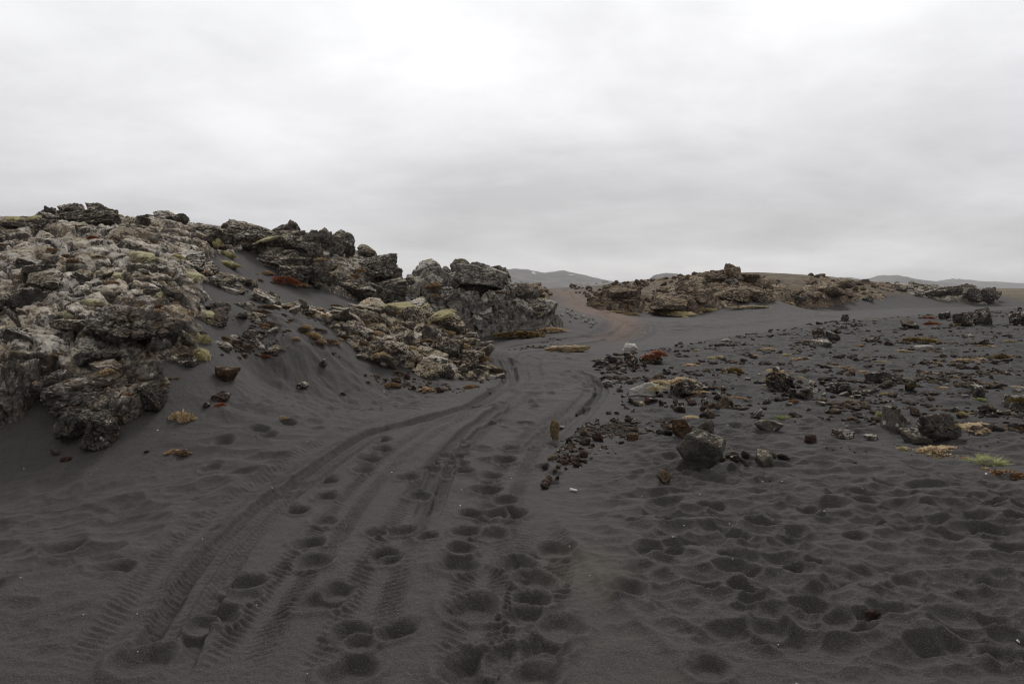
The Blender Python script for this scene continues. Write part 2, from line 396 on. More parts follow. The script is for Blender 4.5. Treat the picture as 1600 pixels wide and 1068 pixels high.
# ------------------------------------------------------------------ ground: one sheet out to the horizon
def build_ground():
    us = np.concatenate([np.radians(np.linspace(-180, -48, 60, endpoint=False)), np.radians(np.linspace(-48, -38, 60, endpoint=False)),
                         np.radians(np.linspace(-38, 38, 1150, endpoint=False)), np.radians(np.linspace(38, 48, 60, endpoint=False)), np.radians(np.linspace(48, 180, 61))])
    rs = list(np.linspace(.25, 2.6, 40)); r = 2.6
    while r < 19500:
        r += max(.0085, .0027 * r) if r < 45 else (.008 * r if r < 150 else .03 * r); rs.append(r)
    rs = np.array(rs); nu, nv = len(us), len(rs)
    U, R = np.meshgrid(us, rs, indexing='ij'); X = R * np.sin(U); Y = R * np.cos(U)
    Z = H(X, Y)
    dens = np.abs(U) < math.radians(48)
    near = R < 60
    PX, PY = pixel(X, Y, Z)
    D = np.zeros_like(Z)
    def sub(mask, fn):
        D[mask] += fn(X[mask], Y[mask])
    m = (R < 300)
    fade = 1 - sstep(80, 300, R)
    wob = np.zeros_like(Z)
    wob[m] = fbm(P3(X[m] * .35, Y[m] * .35, 2.2), 3) * .05 + fbm(P3(X[m] * 1.3, Y[m] * 1.3, 5.5), 2) * .018
    D += wob * fade
    far = R >= 60
    D[far] += (fbm(P3(X[far] * .05, Y[far] * .05, 1.0), 4) * .35 * sstep(60, 200, R[far]) * (1 - .7 * sstep(600, 3000, R[far])))
    # --- wheel tracks, from the photo's columns and rows
    tracks = [
        ('tread', .17, [(225, 1075), (275, 985), (330, 885), (372, 835), (425, 785), (505, 730), (590, 675), (680, 650), (745, 630), (785, 606), (798, 588), (792, 566), (775, 548)]),
        ('comb', .2, [(130, 1075), (210, 955), (285, 850), (372, 775), (470, 715), (570, 668), (660, 642)]),
        ('comb', .17, [(345, 1075), (400, 975), (455, 895), (505, 840), (545, 785), (590, 735), (640, 695), (700, 655), (760, 625), (812, 595), (818, 570), (800, 548)]),
        ('comb', .2, [(520, 1075), (560, 985), (590, 905), (620, 840), (650, 790), (680, 740), (720, 690), (770, 650), (820, 615), (840, 585)]),
        ('smooth', .06, [(655, 815), (668, 772), (684, 730), (706, 692), (740, 660), (790, 625)]), ('smooth', .06, [(672, 815), (688, 772), (706, 730), (730, 692), (764, 660), (812, 625)]),
        ('comb', .19, [(735, 1075), (742, 985), (752, 905), (768, 840), (780, 790), (795, 745), (815, 705), (845, 670), (885, 645), (915, 620)]),
        ('smooth', .22, [(830, 720), (865, 680), (905, 645), (930, 615), (930, 597), (905, 583), (870, 572)]),
        ('tread', .07, [(905, 648), (932, 618), (936, 598), (915, 582)]),
        ('ridge', .07, [(1130, 1075), (1040, 1010), (960, 935), (915, 875), (880, 830), (860, 790)]),
        ('smooth', .3, [(770, 590), (752, 565), (765, 548), (800, 540), (860, 535), (930, 527), (975, 517), (985, 505), (965, 494), (930, 484), (905, 474), (890, 463), (885, 455)]),
        ('smooth', .3, [(830, 590), (820, 566), (840, 549), (900, 540), (960, 532), (1000, 519), (1005, 505), (985, 493), (950, 481), (925, 472), (905, 462), (898, 455)]),
        ('road', .3, [(960, 533), (992, 522), (1000, 510), (980, 497), (940, 485), (912, 474), (893, 463), (884, 453)]),
        ('road', .3, [(930, 528), (958, 517), (968, 506), (950, 495), (918, 484), (894, 473), (882, 463), (877, 453)]),
        ('road', .25, [(945, 530), (976, 519), (985, 508), (965, 496), (929, 484.5), (902, 473), (888, 463), (880.5, 453)]),
        ('comb', .2, [(810, 1075), (830, 960), (850, 880), (850, 800)]),
    ]
    kk = 0
    for kind, w, pts in tracks:
        W = np.array([hit(*p) for p in pts])
        # smooth the polyline
        t = np.concatenate([[0], np.cumsum(np.hypot(*np.diff(W, axis=0).T))]); tt = np.arange(0, t[-1], .12 if t[-1] < 40 else .3)
        Q = np.stack([np.interp(tt, t, W[:, 0]), np.interp(tt, t, W[:, 1])], 1)
        kk += 1
        for _ in range(8 if t[-1] < 40 else 14):
            Q[1:-1] = .25 * Q[:-2] + .5 * Q[1:-1] + .25 * Q[2:]
        S = np.concatenate([[0], np.cumsum(np.hypot(*np.diff(Q, axis=0).T))])
        best = np.full(Z.shape, 9., np.float32); lat = np.zeros(Z.shape, np.float32); arc = np.zeros(Z.shape, np.float32)
        reach = w * 2.6
        for i in range(len(Q) - 1):
            a, b = Q[i], Q[i + 1]; e = b - a; L = np.hypot(*e) + 1e-9
            rr = [np.hypot(*a), np.hypot(*b)]; uu = [math.atan2(*a), math.atan2(*b)]
            j0, j1 = np.searchsorted(rs, [min(rr) - reach, max(rr) + reach]); du = reach / max(min(rr), .5)
            i0, i1 = np.searchsorted(us, [min(uu) - du, max(uu) + du])
            sl = (slice(i0, i1), slice(j0, j1))
            x = X[sl] - a[0]; y = Y[sl] - a[1]
            s = np.clip((x * e[0] + y * e[1]) / L, 0, L); la = (x * e[1] - y * e[0]) / L
            d = np.hypot(x - s * e[0] / L, y - s * e[1] / L)
            c = d < best[sl]
            best[sl] = np.where(c, d, best[sl]); lat[sl] = np.where(c, la, lat[sl]); arc[sl] = np.where(c, S[i] + s, arc[sl])
        mk = best < reach
        la = lat[mk]; d = np.abs(best[mk]); s = arc[mk]; x, y = X[mk], Y[mk]
        nz = fbm(P3(x * 2.2, y * 2.2, kk * 3.7), 2); nf = fbm(P3(x * 14, y * 14, kk), 2)
        inside = 1 - sstep(w * .88, w * 1.03, d + nf * .015)
        berm = np.exp(-((d - w * 1.22) / (w * .25)) ** 2)
        ends = sstep(0, .5, s) * (1 - sstep(S[-1] - .8, S[-1], s))
        res = 1 - sstep(9, 22, np.hypot(x, y))       # the fine tread is lost in the distance
        h = np.zeros_like(s)
        if kind == 'tread':
            h += -.056 * inside * (1 + .25 * la / w) + .018 * berm + inside * .006 * np.sin(la / w * 13) + inside * .004 * nf
            h += inside * res * .0035 * np.sin((s + np.abs(la) * .8) * 2 * math.pi / .075)
            h += -.030 * inside * np.exp(-((la + w * .68) / .026) ** 2) + .012 * inside * np.exp(-((la - w * .1) / .02) ** 2)
        elif kind == 'comb':
            a = np.clip(.75 + nz * .8, .0, 1.3)
            h += -.009 * inside + .007 * berm
            for sg, c0 in ((1, -.55), (-1, .55)):
                band = np.exp(-(((la - c0 * w) / (w * .36)) ** 4))
                ph = (s + sg * la * .75 + nz * .04) / .064
                rib = np.abs((ph % 1) - .5) * 2
                h += a * res * band * (.017 if kk == 2 else .025) * (rib ** 1.6 - .4)
        elif kind == 'road':
            h += -.10 * np.exp(-(d / w) ** 2) + .06 * np.exp(-((d - w * 1.9) / (w * .5)) ** 2) + .03 * nf
        elif kind == 'ridge':
            h += .030 * np.exp(-(d / .05) ** 2) * (1 + .5 * nz) + .012 * np.exp(-((la - .12) / .07) ** 2)
        else:
            h += -.03 * inside + .012 * berm + .008 * inside * np.sin(la * 2 * math.pi / .12)
        D[mk] += h * ends
    # --- old trampled sand: rounded hollows with sharp ridges between them
    def bowls(mask_poly, spacing, amp, seed, an=1.0, lim=40):
        mp = np.array([hit(*p) for p in mask_poly])
        m = dens & (R < lim) & (R > 2.2)
        sdv = np.full(Z.shape, -9.); sdv[m] = sdist(mp, X[m], Y[m])
        k = sdv > -.5
        x, y = X[k], Y[k]
        wx = x + .07 * fbm(P3(x * 2.6, y * 2.6, seed), 2); wy = y + .07 * fbm(P3(x * 1.6, y * 1.6, seed + 9), 2)
        q = np.stack([wx / spacing, wy / spacing * an], 1).astype(np.float32); i = np.floor(q).astype(np.int32)
        best = np.zeros(len(q), np.float32)
        for dx in (-1, 0, 1):
            for dy in (-1, 0, 1):
                hcell = hsh(i[:, 0] + dx, i[:, 1] + dy, np.full(len(q), seed, np.int32)); Rr = RND[hcell]
                dd = (i[:, 0] + dx + .5 + .9 * (Rr[:, 0] - .5) - q[:, 0]) ** 2 + (i[:, 1] + dy + .5 + .9 * (Rr[:, 1] - .5) - q[:, 1]) ** 2
                rad = .46 + .40 * Rr[:, 2]; dep = .25 + .75 * Rr[:, 3]
                best = np.minimum(best, dep * (dd / rad ** 2 - 1))
        am = amp * sstep(-.5, .6, sdv[k] + fbm(P3(x * .7, y * .7, seed + 4), 2) * .6) * (.78 + .8 * fbm(P3(x * .6, y * .6, seed + 2), 2))
        D[k] += 3.5 * np.clip(am, 0, None) * (best + .35)
    RF = [(925, 790), (1000, 700), (1230, 745), (1420, 720), (1620, 760), (1900, 780), (1900, 1075), (1230, 1075), (1030, 960), (930, 860)]
    bowls(RF, .205, .036, 3, 1.35); bowls(RF, .42, .014, 6, 1.1); bowls(RF, .11, .006, 4, 1.3)
    bowls([(1000, 690), (1200, 650), (1420, 660), (1900, 660), (1900, 790), (1420, 735), (1230, 750), (1000, 750)], .26, .024, 5, 1.3)
    bowls([(990, 760), (940, 700), (1000, 650), (1230, 655), (1250, 750)], .2, .022, 7, 1.4)
    LF = [(-200, 760), (180, 735), (330, 730), (420, 735), (330, 830), (230, 930), (100, 1075), (-200, 1075)]
    bowls(LF, .46, .040, 11, 1.1); bowls(LF, .2, .012, 12, 1.2)
    bowls([(300, 690), (420, 640), (600, 655), (500, 715), (400, 770), (330, 760)], .34, .030, 13, 1.3)
    MF = [(690, 1075), (760, 900), (800, 760), (860, 690), (930, 640), (960, 700), (940, 800), (930, 870), (1030, 970), (1200, 1075)]
    bowls(MF, .30, .008, 17, .9)
    bowls([(640, 760), (720, 690), (800, 640), (860, 600), (880, 640), (830, 720), (790, 800)], .26, .011, 19, .9)
    bowls([(780, 640), (790, 560), (900, 545), (930, 580), (880, 640)], .42, .026, 23, .8)
    bowls(FIELD, .42, .022, 29, 1.0, 45)
    bowls([(1000, 525), (1300, 496), (1600, 474), (1560, 472), (1250, 480), (960, 495)], .9, .035, 31, 1.0, 80)
    # wind ripples on the sand slope at the left
    mp = np.array([hit(*p) for p in [(250, 690), (345, 560), (390, 440), (450, 480), (560, 560), (720, 600), (690, 640), (560, 660), (400, 660)]])
    m = dens & (R < 25) & (R > 6)
    s = sdist(mp, X[m], Y[m]); x, y = X[m], Y[m]
    rp = fbm(P3((x * .8 + y * .5) * 2.4, (y * .8 - x * .6) * .9, 4.), 3, ridged=True)
    D[m] += sstep(-.3, .8, s) * (.085 * rp + .05 * fbm(P3(x * 3, y * 3, 2.), 3))
    # gravelly roughness of the stony field and of the sand plain
    mp = np.array([hit(*p) for p in FIELD])
    m = dens & (R < 60) & (R > 6); s = sdist(mp, X[m], Y[m]); x, y = X[m], Y[m]
    D[m] += sstep(-.5, 1., s) * (.05 * fbm(P3(x * 2.1, y * 2.1, 8.), 4, .6, ridged=True))
    # --- footprints
    fr = random.Random(4)
    prints = [(463, 797, .9, 0), (509, 775, .9, 0), (510, 752, .9, 0), (508, 812, .9, 0), (490, 875, 1.1, 0), (485, 845, 1., 0), (508, 937, 1.15, 0), (528, 920, .8, 0),
              (340, 960, 1.05, 0), (316, 970, .8, 0), (383, 907, 1.05, 0), (385, 928, .8, 0), (233, 1022, 1.15, 0), (577, 718, .9, 0), (570, 733, .9, 0), (600, 703, .9, 0), (598, 690, .8, 0),
              (550, 985, 1., 0), (550, 1045, 1.1, 0), (620, 985, .9, 0), (625, 828, 1., 0), (600, 865, 1., 0), (655, 772, 1., 0), (640, 745, .9, 0), (675, 730, .9, 0), (700, 715, .9, 0),
              (722, 736, .9, 0), (715, 880, 1.2, 0), (720, 855, .9, 1), (740, 945, 1.35, 1), (770, 832, 1.05, 1), (800, 800, 1.1, 1), (808, 880, 1.2, 1), (835, 903, 1.25, 1), (830, 935, 1., 1), (822, 958, 1., 1),
              (740, 1040, 1.4, 1), (800, 1025, 1.2, 1), (850, 1010, 1.15, 1), (835, 1050, 1., 0), (875, 975, 1.1, 0), (765, 765, 1., 1), (790, 780, 1., 1), (790, 718, 1.1, 1), (800, 700, .9, 1), (820, 660, 1., 1),
              (750, 700, .9, 0), (770, 742, .9, 0), (775, 800, .9, 0), (735, 800, .9, 0), (730, 828, .9, 0), (865, 855, 1.1, 0), (1475, 970, 1.35, 0), (1550, 910, 1.2, 0), (1415, 905, 1.1, 0), (1330, 790, .9, 0),
              (1270, 808, .8, 0), (1430, 815, .9, 0), (1225, 835, .9, 0), (1140, 865, 1.1, 0), (1405, 735, .9, 0), (1590, 800, 1., 0), (1200, 980, 1.1, 0), (100, 850, 1.3, 0), (180, 880, 1.2, 0), (420, 680, .8, 0),
              (350, 690, .9, 0), (330, 730, .9, 0), (405, 672, .8, 0), (450, 662, .8, 0), (1560, 1020, 1.2, 0), (1310, 965, 1.1, 0), (1110, 1040, 1.2, 0), (980, 915, 1.1, 0), (1010, 860, 1., 0)]
    for k in range(54):
        if k < 24: px, py = fr.uniform(690, 880), 0; py = fr.uniform(600, 760) if px > 740 else fr.uniform(680, 780)
        elif k < 50: px, py = fr.uniform(800, 930), fr.uniform(548, 640)
        elif k < 54: px, py = fr.uniform(560, 760), fr.uniform(700, 1060)
        else: px, py = fr.uniform(720, 960), fr.uniform(770, 1060)
        prints.append((px, py, fr.uniform(.5, .8), fr.random() < .35))
    for px, py, sz, rough in prints:
        x0, y0 = hit(px, py); r0 = math.hypot(x0, y0); u0 = math.atan2(x0, y0); reach = .42 * sz
        j0, j1 = np.searchsorted(rs, [r0 - reach, r0 + reach]); i0, i1 = np.searchsorted(us, [u0 - reach / r0, u0 + reach / r0])
        sl = (slice(i0, i1), slice(j0, j1))
        a = fr.gauss(0, .35); x = X[sl] - x0; y = Y[sl] - y0
        x, y = x * math.cos(a) + y * math.sin(a), -x * math.sin(a) + y * math.cos(a)
        sh = x.shape
        wq = .03 * fbm(P3(X[sl] * 7, Y[sl] * 7, k), 2).reshape(sh)
        d = np.sqrt((x / (.105 * sz)) ** 2 + (y / (.155 * sz)) ** 2) + wq * 4
        if x0 > .8 and y0 < 9:
            if fr.random() < .4: continue
            sz *= .7
        d = np.sqrt((x / (.118 * sz)) ** 2 + (y / (.165 * sz)) ** 2) + wq * 5
        dep = (.044 + .022 * fr.random()) * sz * (.8 if k >= 0 and sz < .7 else 1)
        ww = 1 - sstep(.85, 1.2, d)
        hole = -dep * (1 - sstep(.45, 1.06, d + .10 * np.tanh(y / .05))) * (1 + .22 * np.sin(y / (.165 * sz) * 2.2))
        rim = .012 * sz * np.exp(-((d - 1.22) / .2) ** 2) * (1 - .45 * np.tanh(y / .06))
        if rough:
            hole += ww * .014 * fbm(P3(X[sl] * 22, Y[sl] * 22, 3.), 4, .65, ridged=True).reshape(sh)
        D[sl] = D[sl] * (1 - .85 * ww) + np.where(D[sl] < -.02, .3, 1.) * rim + hole
    # fine unevenness of loose sand
    m = (R < 12) & dens & (R > 2)
    D[m] += (fbm(P3(X[m] * 8, Y[m] * 8, 1.), 4, .62) * .010 + .004 * fbm(P3(X[m] * 16, Y[m] * 16, 7.), 2, .6, ridged=True)) * (.55 + .9 * np.clip(fbm(P3(X[m] * .9, Y[m] * .9, 2.), 2) + .3, 0, 1))
    Z = Z + D
    V = np.stack([X, Y, Z], -1).reshape(-1, 3)
    me = mesh_np('ground', V, grid_faces(nu, nv))
    # what the ground is made of: red cinder (R), heath (G), brown dust (B), gravel (A)
    C = np.zeros(Z.shape + (4,), np.float32)
    road = np.array([hit(*p) for p in [(915, 533), (942, 522), (956, 511), (940, 497), (900, 484), (874, 470), (866, 452), (903, 451.5), (922, 468), (960, 482), (990, 494), (1003, 507), (990, 520), (955, 533)]])
    m = (R < 260) & (R > 18) & dens
    C[..., 0][m] = sstep(-.7, .9, sdist(road, X[m], Y[m]) + fbm(P3(X[m] * .5, Y[m] * .5, 1.), 3) * 1.2)
    hp = np.array([plan(*p) for p in [(600, 40), (780, 34), (862, 40), (868, 80), (875, 110), (908, 110), (912, 75), (935, 58), (985, 57), (1240, 72), (1370, 84), (1560, 92), (1700, 80), (3000, 100), (3000, 400), (-600, 400), (-600, 40)]])
    m = R > 30
    sdh = sdist(hp, X[m], Y[m])
    C[..., 1][m] = np.where(R[m] > 200, 1, sstep(-2, 3, sdh + 3 * fbm(P3(X[m] * .2, Y[m] * .2, 3.), 3)))
    for (px, py, a, b) in ((918, 888, .26, .42), (975, 985, .35, .6), (930, 1060, .4, .5), (1010, 1050, .4, .5), (60, 775, .5, .35)):
        x0, y0 = hit(px, py); m = (np.hypot((X - x0) / a, (Y - y0) / b) < 2.5)
        C[..., 2][m] = np.maximum(C[..., 2][m], (1 - sstep(.4, 1.6, np.hypot((X[m] - x0) / a, (Y[m] - y0) / b) + .8 * fbm(P3(X[m] * 5, Y[m] * 5, 1.), 3))) * (.6 if px == 918 else .09))
    m = dens & (R < 70) & (R > 5); mp = np.array([hit(*p) for p in FIELD])
    C[..., 3][m] = sstep(-1, 1.5, sdist(mp, X[m], Y[m]))
    attr(me, 'mask', C.reshape(-1, 4))
    t = NT('black_sand'); at = t.n('ShaderNodeAttribute'); at.attribute_name = 'mask'
    s = t.n('ShaderNodeSeparateColor'); t.l(at.outputs['Color'], s.inputs[0]); rd, he, du = s.outputs; gr = at.outputs['Alpha']
    p = t.pos(); n1 = t.noise(p, 1.1, 4); n2 = t.noise(p, 130, 4, .8); n3 = t.noise(p, 9, 6, .65)
    c = t.mix(n1, (.0445, .0400, .0370), (.061, .0548, .0508))
    c = t.mix(t.ss(n3, .35, .7, 0, .5), c, (.029, .0265, .0255))
    c = t.mix(t.math('MULTIPLY', gr, .6), c, (.034, .033, .034))
    c = t.mix(t.ss(n2, .52, .72, 0, .9), c, (.15, .137, .125)); c = t.mix(t.ss(n2, .47, .32, 0, .85), c, (.012, .011, .0105))
    c = t.mix(t.math('MULTIPLY', du, .8), c, t.mix(n3, (.062, .051, .041), (.105, .086, .064)))
    c = t.mix(t.math('MULTIPLY', rd, .97), c, t.mix(t.noise(p, .9, 5, .6), (.088, .052, .038), (.135, .088, .065)))
    hn = t.noise(p, .22, 6, .65); h2 = t.noise(p, 1.6, 6, .7)
    hc = t.mix(t.ss(h2, .38, .62), (.055, .044, .036), (.145, .105, .058)); hc = t.mix(t.ss(hn, .45, .62), hc, t.mix(h2, (.10, .085, .045), (.20, .165, .085)))
    hc = t.mix(t.ss(t.noise(p, .9, 5, .6, .5), .60, .68), hc, (.13, .055, .025))
    c = t.mix(he, c, hc)
    # a scatter of shell grit and cinders
    vd = t.voro(p, 13, 'F1'); vc = t.n('ShaderNodeSeparateColor'); t.l(t.voro(p, 13, 'F1', 'Color'), vc.inputs[0])
    grit = t.math('MULTIPLY', t.ss(vd, .075, .05), t.ss(vc.outputs[0], .965, .97)); c = t.mix(t.math('MULTIPLY', grit, .8), c, (.5, .48, .44))
    g2 = t.math('MULTIPLY', gr, t.math('MULTIPLY', t.ss(t.voro(p, 16, 'F1'), .34, .2), t.ss(t.noise(p, 1.3, 3), .48, .6)))
    c = t.mix(t.math('MULTIPLY', g2, .7), c, t.mix(t.noise(p, 7, 2), (.016, .015, .015), (.075, .05, .042)))
    h = t.math('ADD', t.math('MULTIPLY', t.noise(p, 120, 3, .75), .5), t.math('ADD', t.noise(p, 22, 5, .65), t.math('MULTIPLY', g2, 1.2)))
    bp = t.bump(h, .75, .022)
    bp = t.bump(t.math('MULTIPLY', he, t.noise(p, 1.2, 8, .7)), .8, .5, bp)
    me.materials.append(t.done(c, .9, bp, .25))
    return struct(link('ground', me))
ground = build_ground()

# ------------------------------------------------------------------ rocks
_ico = {}
def ico(sub):
    if sub not in _ico:
        bm = bmesh.new(); bmesh.ops.create_icosphere(bm, subdivisions=sub, radius=1)
        bm.verts.ensure_lookup_table()
        V = np.array([v.co[:] for v in bm.verts]); Fc = np.array([[v.index for v in f.verts] for f in bm.faces]); bm.free()
        _ico[sub] = (V / np.linalg.norm(V, axis=1)[:, None], Fc)
    return _ico[sub]
def rock_mesh(name, seed, sub=6, aspect=(1, .85, .6), planes=16, sharp=14, rough=.10, strata=.05, crack=.05, pit=.02, lump=0.25):
    """a block bounded by broken faces, layered, cracked and pitted; fills a unit box"""
    r = np.random.RandomState(seed); D, Fc = ico(sub)
    n = r.normal(size=(planes, 3)); n /= np.linalg.norm(n, axis=1)[:, None]; d = r.uniform(.55, 1.0, planes)
    for ax in np.eye(3): n = np.concatenate([n, [ax, -ax]]); d = np.concatenate([d, [1.05, 1.05]])
    rad = (np.sum((np.maximum(D @ n.T, 0) / d) ** sharp, 1)) ** (-1 / sharp)
    P = D * rad[:, None]; off = r.uniform(-50, 50, 3)
    P = P * np.array(aspect)
    nor = D
    P = P + nor * (lump * .5 * fbm(P * 1.3 + off, 3))[:, None]
    ax = r.normal(size=3) * np.array([.35, .35, 1]); ax /= np.linalg.norm(ax)
    s = P @ ax + .12 * fbm(P * 2 + off, 2)
    lay = perlin(np.stack([s * 7, 0 * s + off[0], 0 * s + off[1]], 1)) + .5 * perlin(np.stack([s * 23, 0 * s + off[1], 0 * s], 1))
    side = nor - (nor @ ax)[:, None] * ax
    P = P + side * (strata * lay)[:, None]
    f1, f2, idr = worley(P * 2.6 + off + .5 * fbm(P * 3 + off, 2)[:, None])
    P = P + nor * (crack * ((idr - .5) * 1.2 - 1.3 * (1 - sstep(0, .16, f2 - f1))))[:, None]
    P = P + nor * (rough * .6 * fbm(P * 3.5 + off, 5, .58, ridged=True) + rough * .35 * fbm(P * 13 + off, 3, .6))[:, None]
    if pit: 
        g1, _, _ = worley(P * 9 + off); P = P - nor * (pit * (1 - sstep(.15, .5, g1)))[:, None]
    lo, hi = P.min(0), P.max(0); P = (P - (lo + hi) / 2) / (hi - lo)
    return mesh_np(name, P, Fc)
SLAB = [rock_mesh('lava_slab', 100 + i, 6, (1, .8, .5 + .1 * (i % 4)), 9 + i % 4, 34, .13, .022, .08, .03, .16) for i in range(12)]
BIGSLAB = [rock_mesh('lava_block', 200 + i, 7, (1, .8, .5 + .12 * (i % 4)), 9 + i % 4, 34, .15, .026, .085, .03, .18) for i in range(9)]
BLOCK = [rock_mesh('fractured_block', 300 + i, 6, (1, .9, .8), 8, 44, .06, .015, .035, .012, .05) for i in range(8)]
CLINK = [rock_mesh('clinker', 400 + i, 5, (1, .8, .65), 13, 12, .22, .05, .12, .06, .45) for i in range(10)]
SMOOTHB = [rock_mesh('smooth_boulder', 500 + i, 6, (1, .85, .75), 12, 12, .045, .012, .015, .012, .3) for i in range(6)]
PEBBLE = [rock_mesh('pebble', 600 + i, 4, (1, .8, .65), 12, 12, .18, .04, .1, .03, .4) for i in range(8)]

def crag(name, pol, mat, parent, seed, res, lift=.35, top=None, block=.7, amp=1.0, edge=.5):
    """the bedrock of an outcrop: the slope under it raised, broken into blocks, cracked and layered"""
    x0, y0 = pol[:, 0], pol[:, 1]; u, v = np.arctan2(x0, y0), np.log(np.hypot(x0, y0))
    us = np.arange(u.min() - .02, u.max() + .02, res); vs_ = np.arange(v.min() - .02, v.max() + .02, res * 1.6)
    U, Vv = np.meshgrid(us, vs_, indexing='ij'); R = np.exp(Vv); X = R * np.sin(U); Y = R * np.cos(U)
    s = sdist(pol, X, Y); s = s + edge * .6 * fbm(P3(X / edge * .8, Y / edge * .8, seed), 3).reshape(s.shape)
    Hh = H(X, Y)
    if top is not None:
        tx = np.array([[*at_depth(*q)] for q in top], float); tp = TPS(UV(tx[:, 0], tx[:, 1]), tx[:, 2], 1e-4)
        zt = tp(UV(X.ravel(), Y.ravel())).reshape(X.shape); L = np.clip(zt - Hh, .0, 3.5)
    else: L = lift
    m = sstep(-.1, edge, s)
    Z = Hh - .25 + (L + .25) * m
    dZu = np.gradient(Z, axis=0) / (np.hypot(np.gradient(X, axis=0), np.gradient(Y, axis=0)) + 1e-9)
    dZv = np.gradient(Z, axis=1) / (np.hypot(np.gradient(X, axis=1), np.gradient(Y, axis=1)) + 1e-9)
    nx = -(dZu * np.cos(U) + dZv * np.sin(U)); ny = -(-dZu * np.sin(U) + dZv * np.cos(U)); nzv = np.ones_like(nx)
    ln = np.sqrt(nx * nx + ny * ny + 1); N = np.stack([nx / ln, ny / ln, nzv / ln], -1).reshape(-1, 3)
    P = np.stack([X, Y, Z], -1).reshape(-1, 3); b = block
    mm = m.ravel()
    # beds dip to one side: blocks are long along the bed and thin across it
    e3 = np.array([.42, -.28, .86]); e3 /= np.linalg.norm(e3); e1 = np.cross([0, 1, 0], e3); e1 /= np.linalg.norm(e1); e2 = np.cross(e3, e1)
    Bd = np.stack([P @ e1, P @ e2, P @ e3], 1); Bd[:, 2] += .22 * b * fbm(P / (b * 1.8) + 3, 2)
    q = Bd / b + .35 * np.stack([fbm(P / b * .8 + 5, 2), fbm(P / b * .8 + 25, 2), fbm(P / b * .8 + 45, 2)], 1); q[:, 2] *= 2.2
    f1, f2, idr = worley(q)
    d = .17 * b * (idr - .45) - .20 * b * (1 - sstep(0, .16, f2 - f1)) + .25 * b * fbm(P / (b * 2.4), 2)
    q2 = Bd / (b * .40) + .25 * fbm(P / (b * .4), 2)[:, None]; q2[:, 2] *= 2.8
    g1, g2, id2 = worley(q2)
    d += .055 * b * (id2 - .5) - .06 * b * (1 - sstep(0, .18, g2 - g1))
    d += .06 * b * fbm(P / (b * .25), 4, .6, ridged=True) + .02 * b * fbm(P / (b * .07), 2)
    P = P + N * (d * amp * (.25 + .75 * mm))[:, None]
    sl = P @ e3 + .10 * fbm(P * 1.1, 2); st = perlin(np.stack([sl * 7 / b * .7, 0 * sl + seed, 0 * sl], 1))
    P[:, 0] += (st * .08 * b * mm); P[:, 1] -= (st * .12 * b * mm)
    keep = (s > -.35 * edge - .05)
    Fc = grid_faces(len(us), len(vs_), keep); P, Fc, _ = compact(P, Fc)
    pl = np.array(parent.location)
    me = mesh_np(name, P - pl, Fc); me.materials.append(mat)
    o = bpy.data.objects.new(name, me); COL.objects.link(o); o.parent = parent
    return o
def ztop(x, y, pol, lift, top):
    if top is None: return float(H(np.array([x]), np.array([y]))[0]) + lift
    tx = np.array([[*at_depth(*q)] for q in top], float); tp = TPS(UV(tx[:, 0], tx[:, 1]), tx[:, 2], 1e-4)
    return float(max(tp(UV(np.array([x]), np.array([y])))[0], H(np.array([x]), np.array([y]))[0]))
def slabs(parent, pol, n, smin, smax, protos, mats, seed, lift=.3, top=None, dip=(0, 0), tilt=.35, flat=(.45, .8), bury=.3, margin=.05, name='lava_slab', spacing=.5, crest=1e9):
    r = random.Random(seed); k = 0; tries = 0; got = []
    x0, y0 = pol.min(0); x1, y1 = pol.max(0)
    while k < n and tries < n * 60:
        tries += 1
        # nearer parts of the outline are favoured, as they show larger
        x, y = r.uniform(x0, x1), y0 + (y1 - y0) * r.random() ** 1.4
        sd_ = float(sdist(pol, np.array([x]), np.array([y]))[0])
        if sd_ < margin: continue
        s = smin + (smax - smin) * (1 - k / n) ** 2.2 * r.uniform(.75, 1.1)
        if y > crest: s = min(s * .5, .7)
        if any(math.hypot(x - a, y - b) < spacing * (s + c) * .5 for a, b, c in got): continue
        got.append((x, y, s)); k += 1
        h = s * r.uniform(*flat); z = ztop(x, y, pol, lift, top) * 1.0
        e = min(1, sd_ / .5); hz = float(H(np.array([x]), np.array([y]))[0]); z = hz + (z - hz) * e
        link(name, r.choice(protos), r.choice(mats), (x, y, z + h * (.5 - bury)), (dip[0] + r.gauss(0, tilt), dip[1] + r.gauss(0, tilt), r.uniform(0, 6.28)), (s, s * r.uniform(.65, .95), h), parent)
def px_slab(parent, px, py_top, py_bot, wpx, Y, protos, mat, seed, depth=.8, rot=(0, 0, None), name='lava_slab'):
    """one rock of an outcrop where the photo has it, given its rows, width and distance"""
    r = random.Random(seed); x, _, zt = at_depth(px, py_top, Y); _, _, zb = at_depth(px, py_bot, Y); s = wpx / F * Y; h = float(zt - zb) * 1.12
    rz = rot[2] if rot[2] is not None else r.uniform(0, 6.28)
    return link(name, protos[seed % len(protos)], mat, (float(x), Y, float(zt + zb) / 2 - h * .04), (rot[0], rot[1], rz), (s, s * depth, h), parent)
def outcrop(label, pol, cat='rock outcrop', group=None, name='lava_outcrop'):
    c = pol.mean(0); e = bpy.data.objects.new(name, None); COL.objects.link(e)
    e.location = (c[0], c[1], float(H(np.array([c[0]]), np.array([c[1]]))[0])); tag(e, label, cat, group); return e

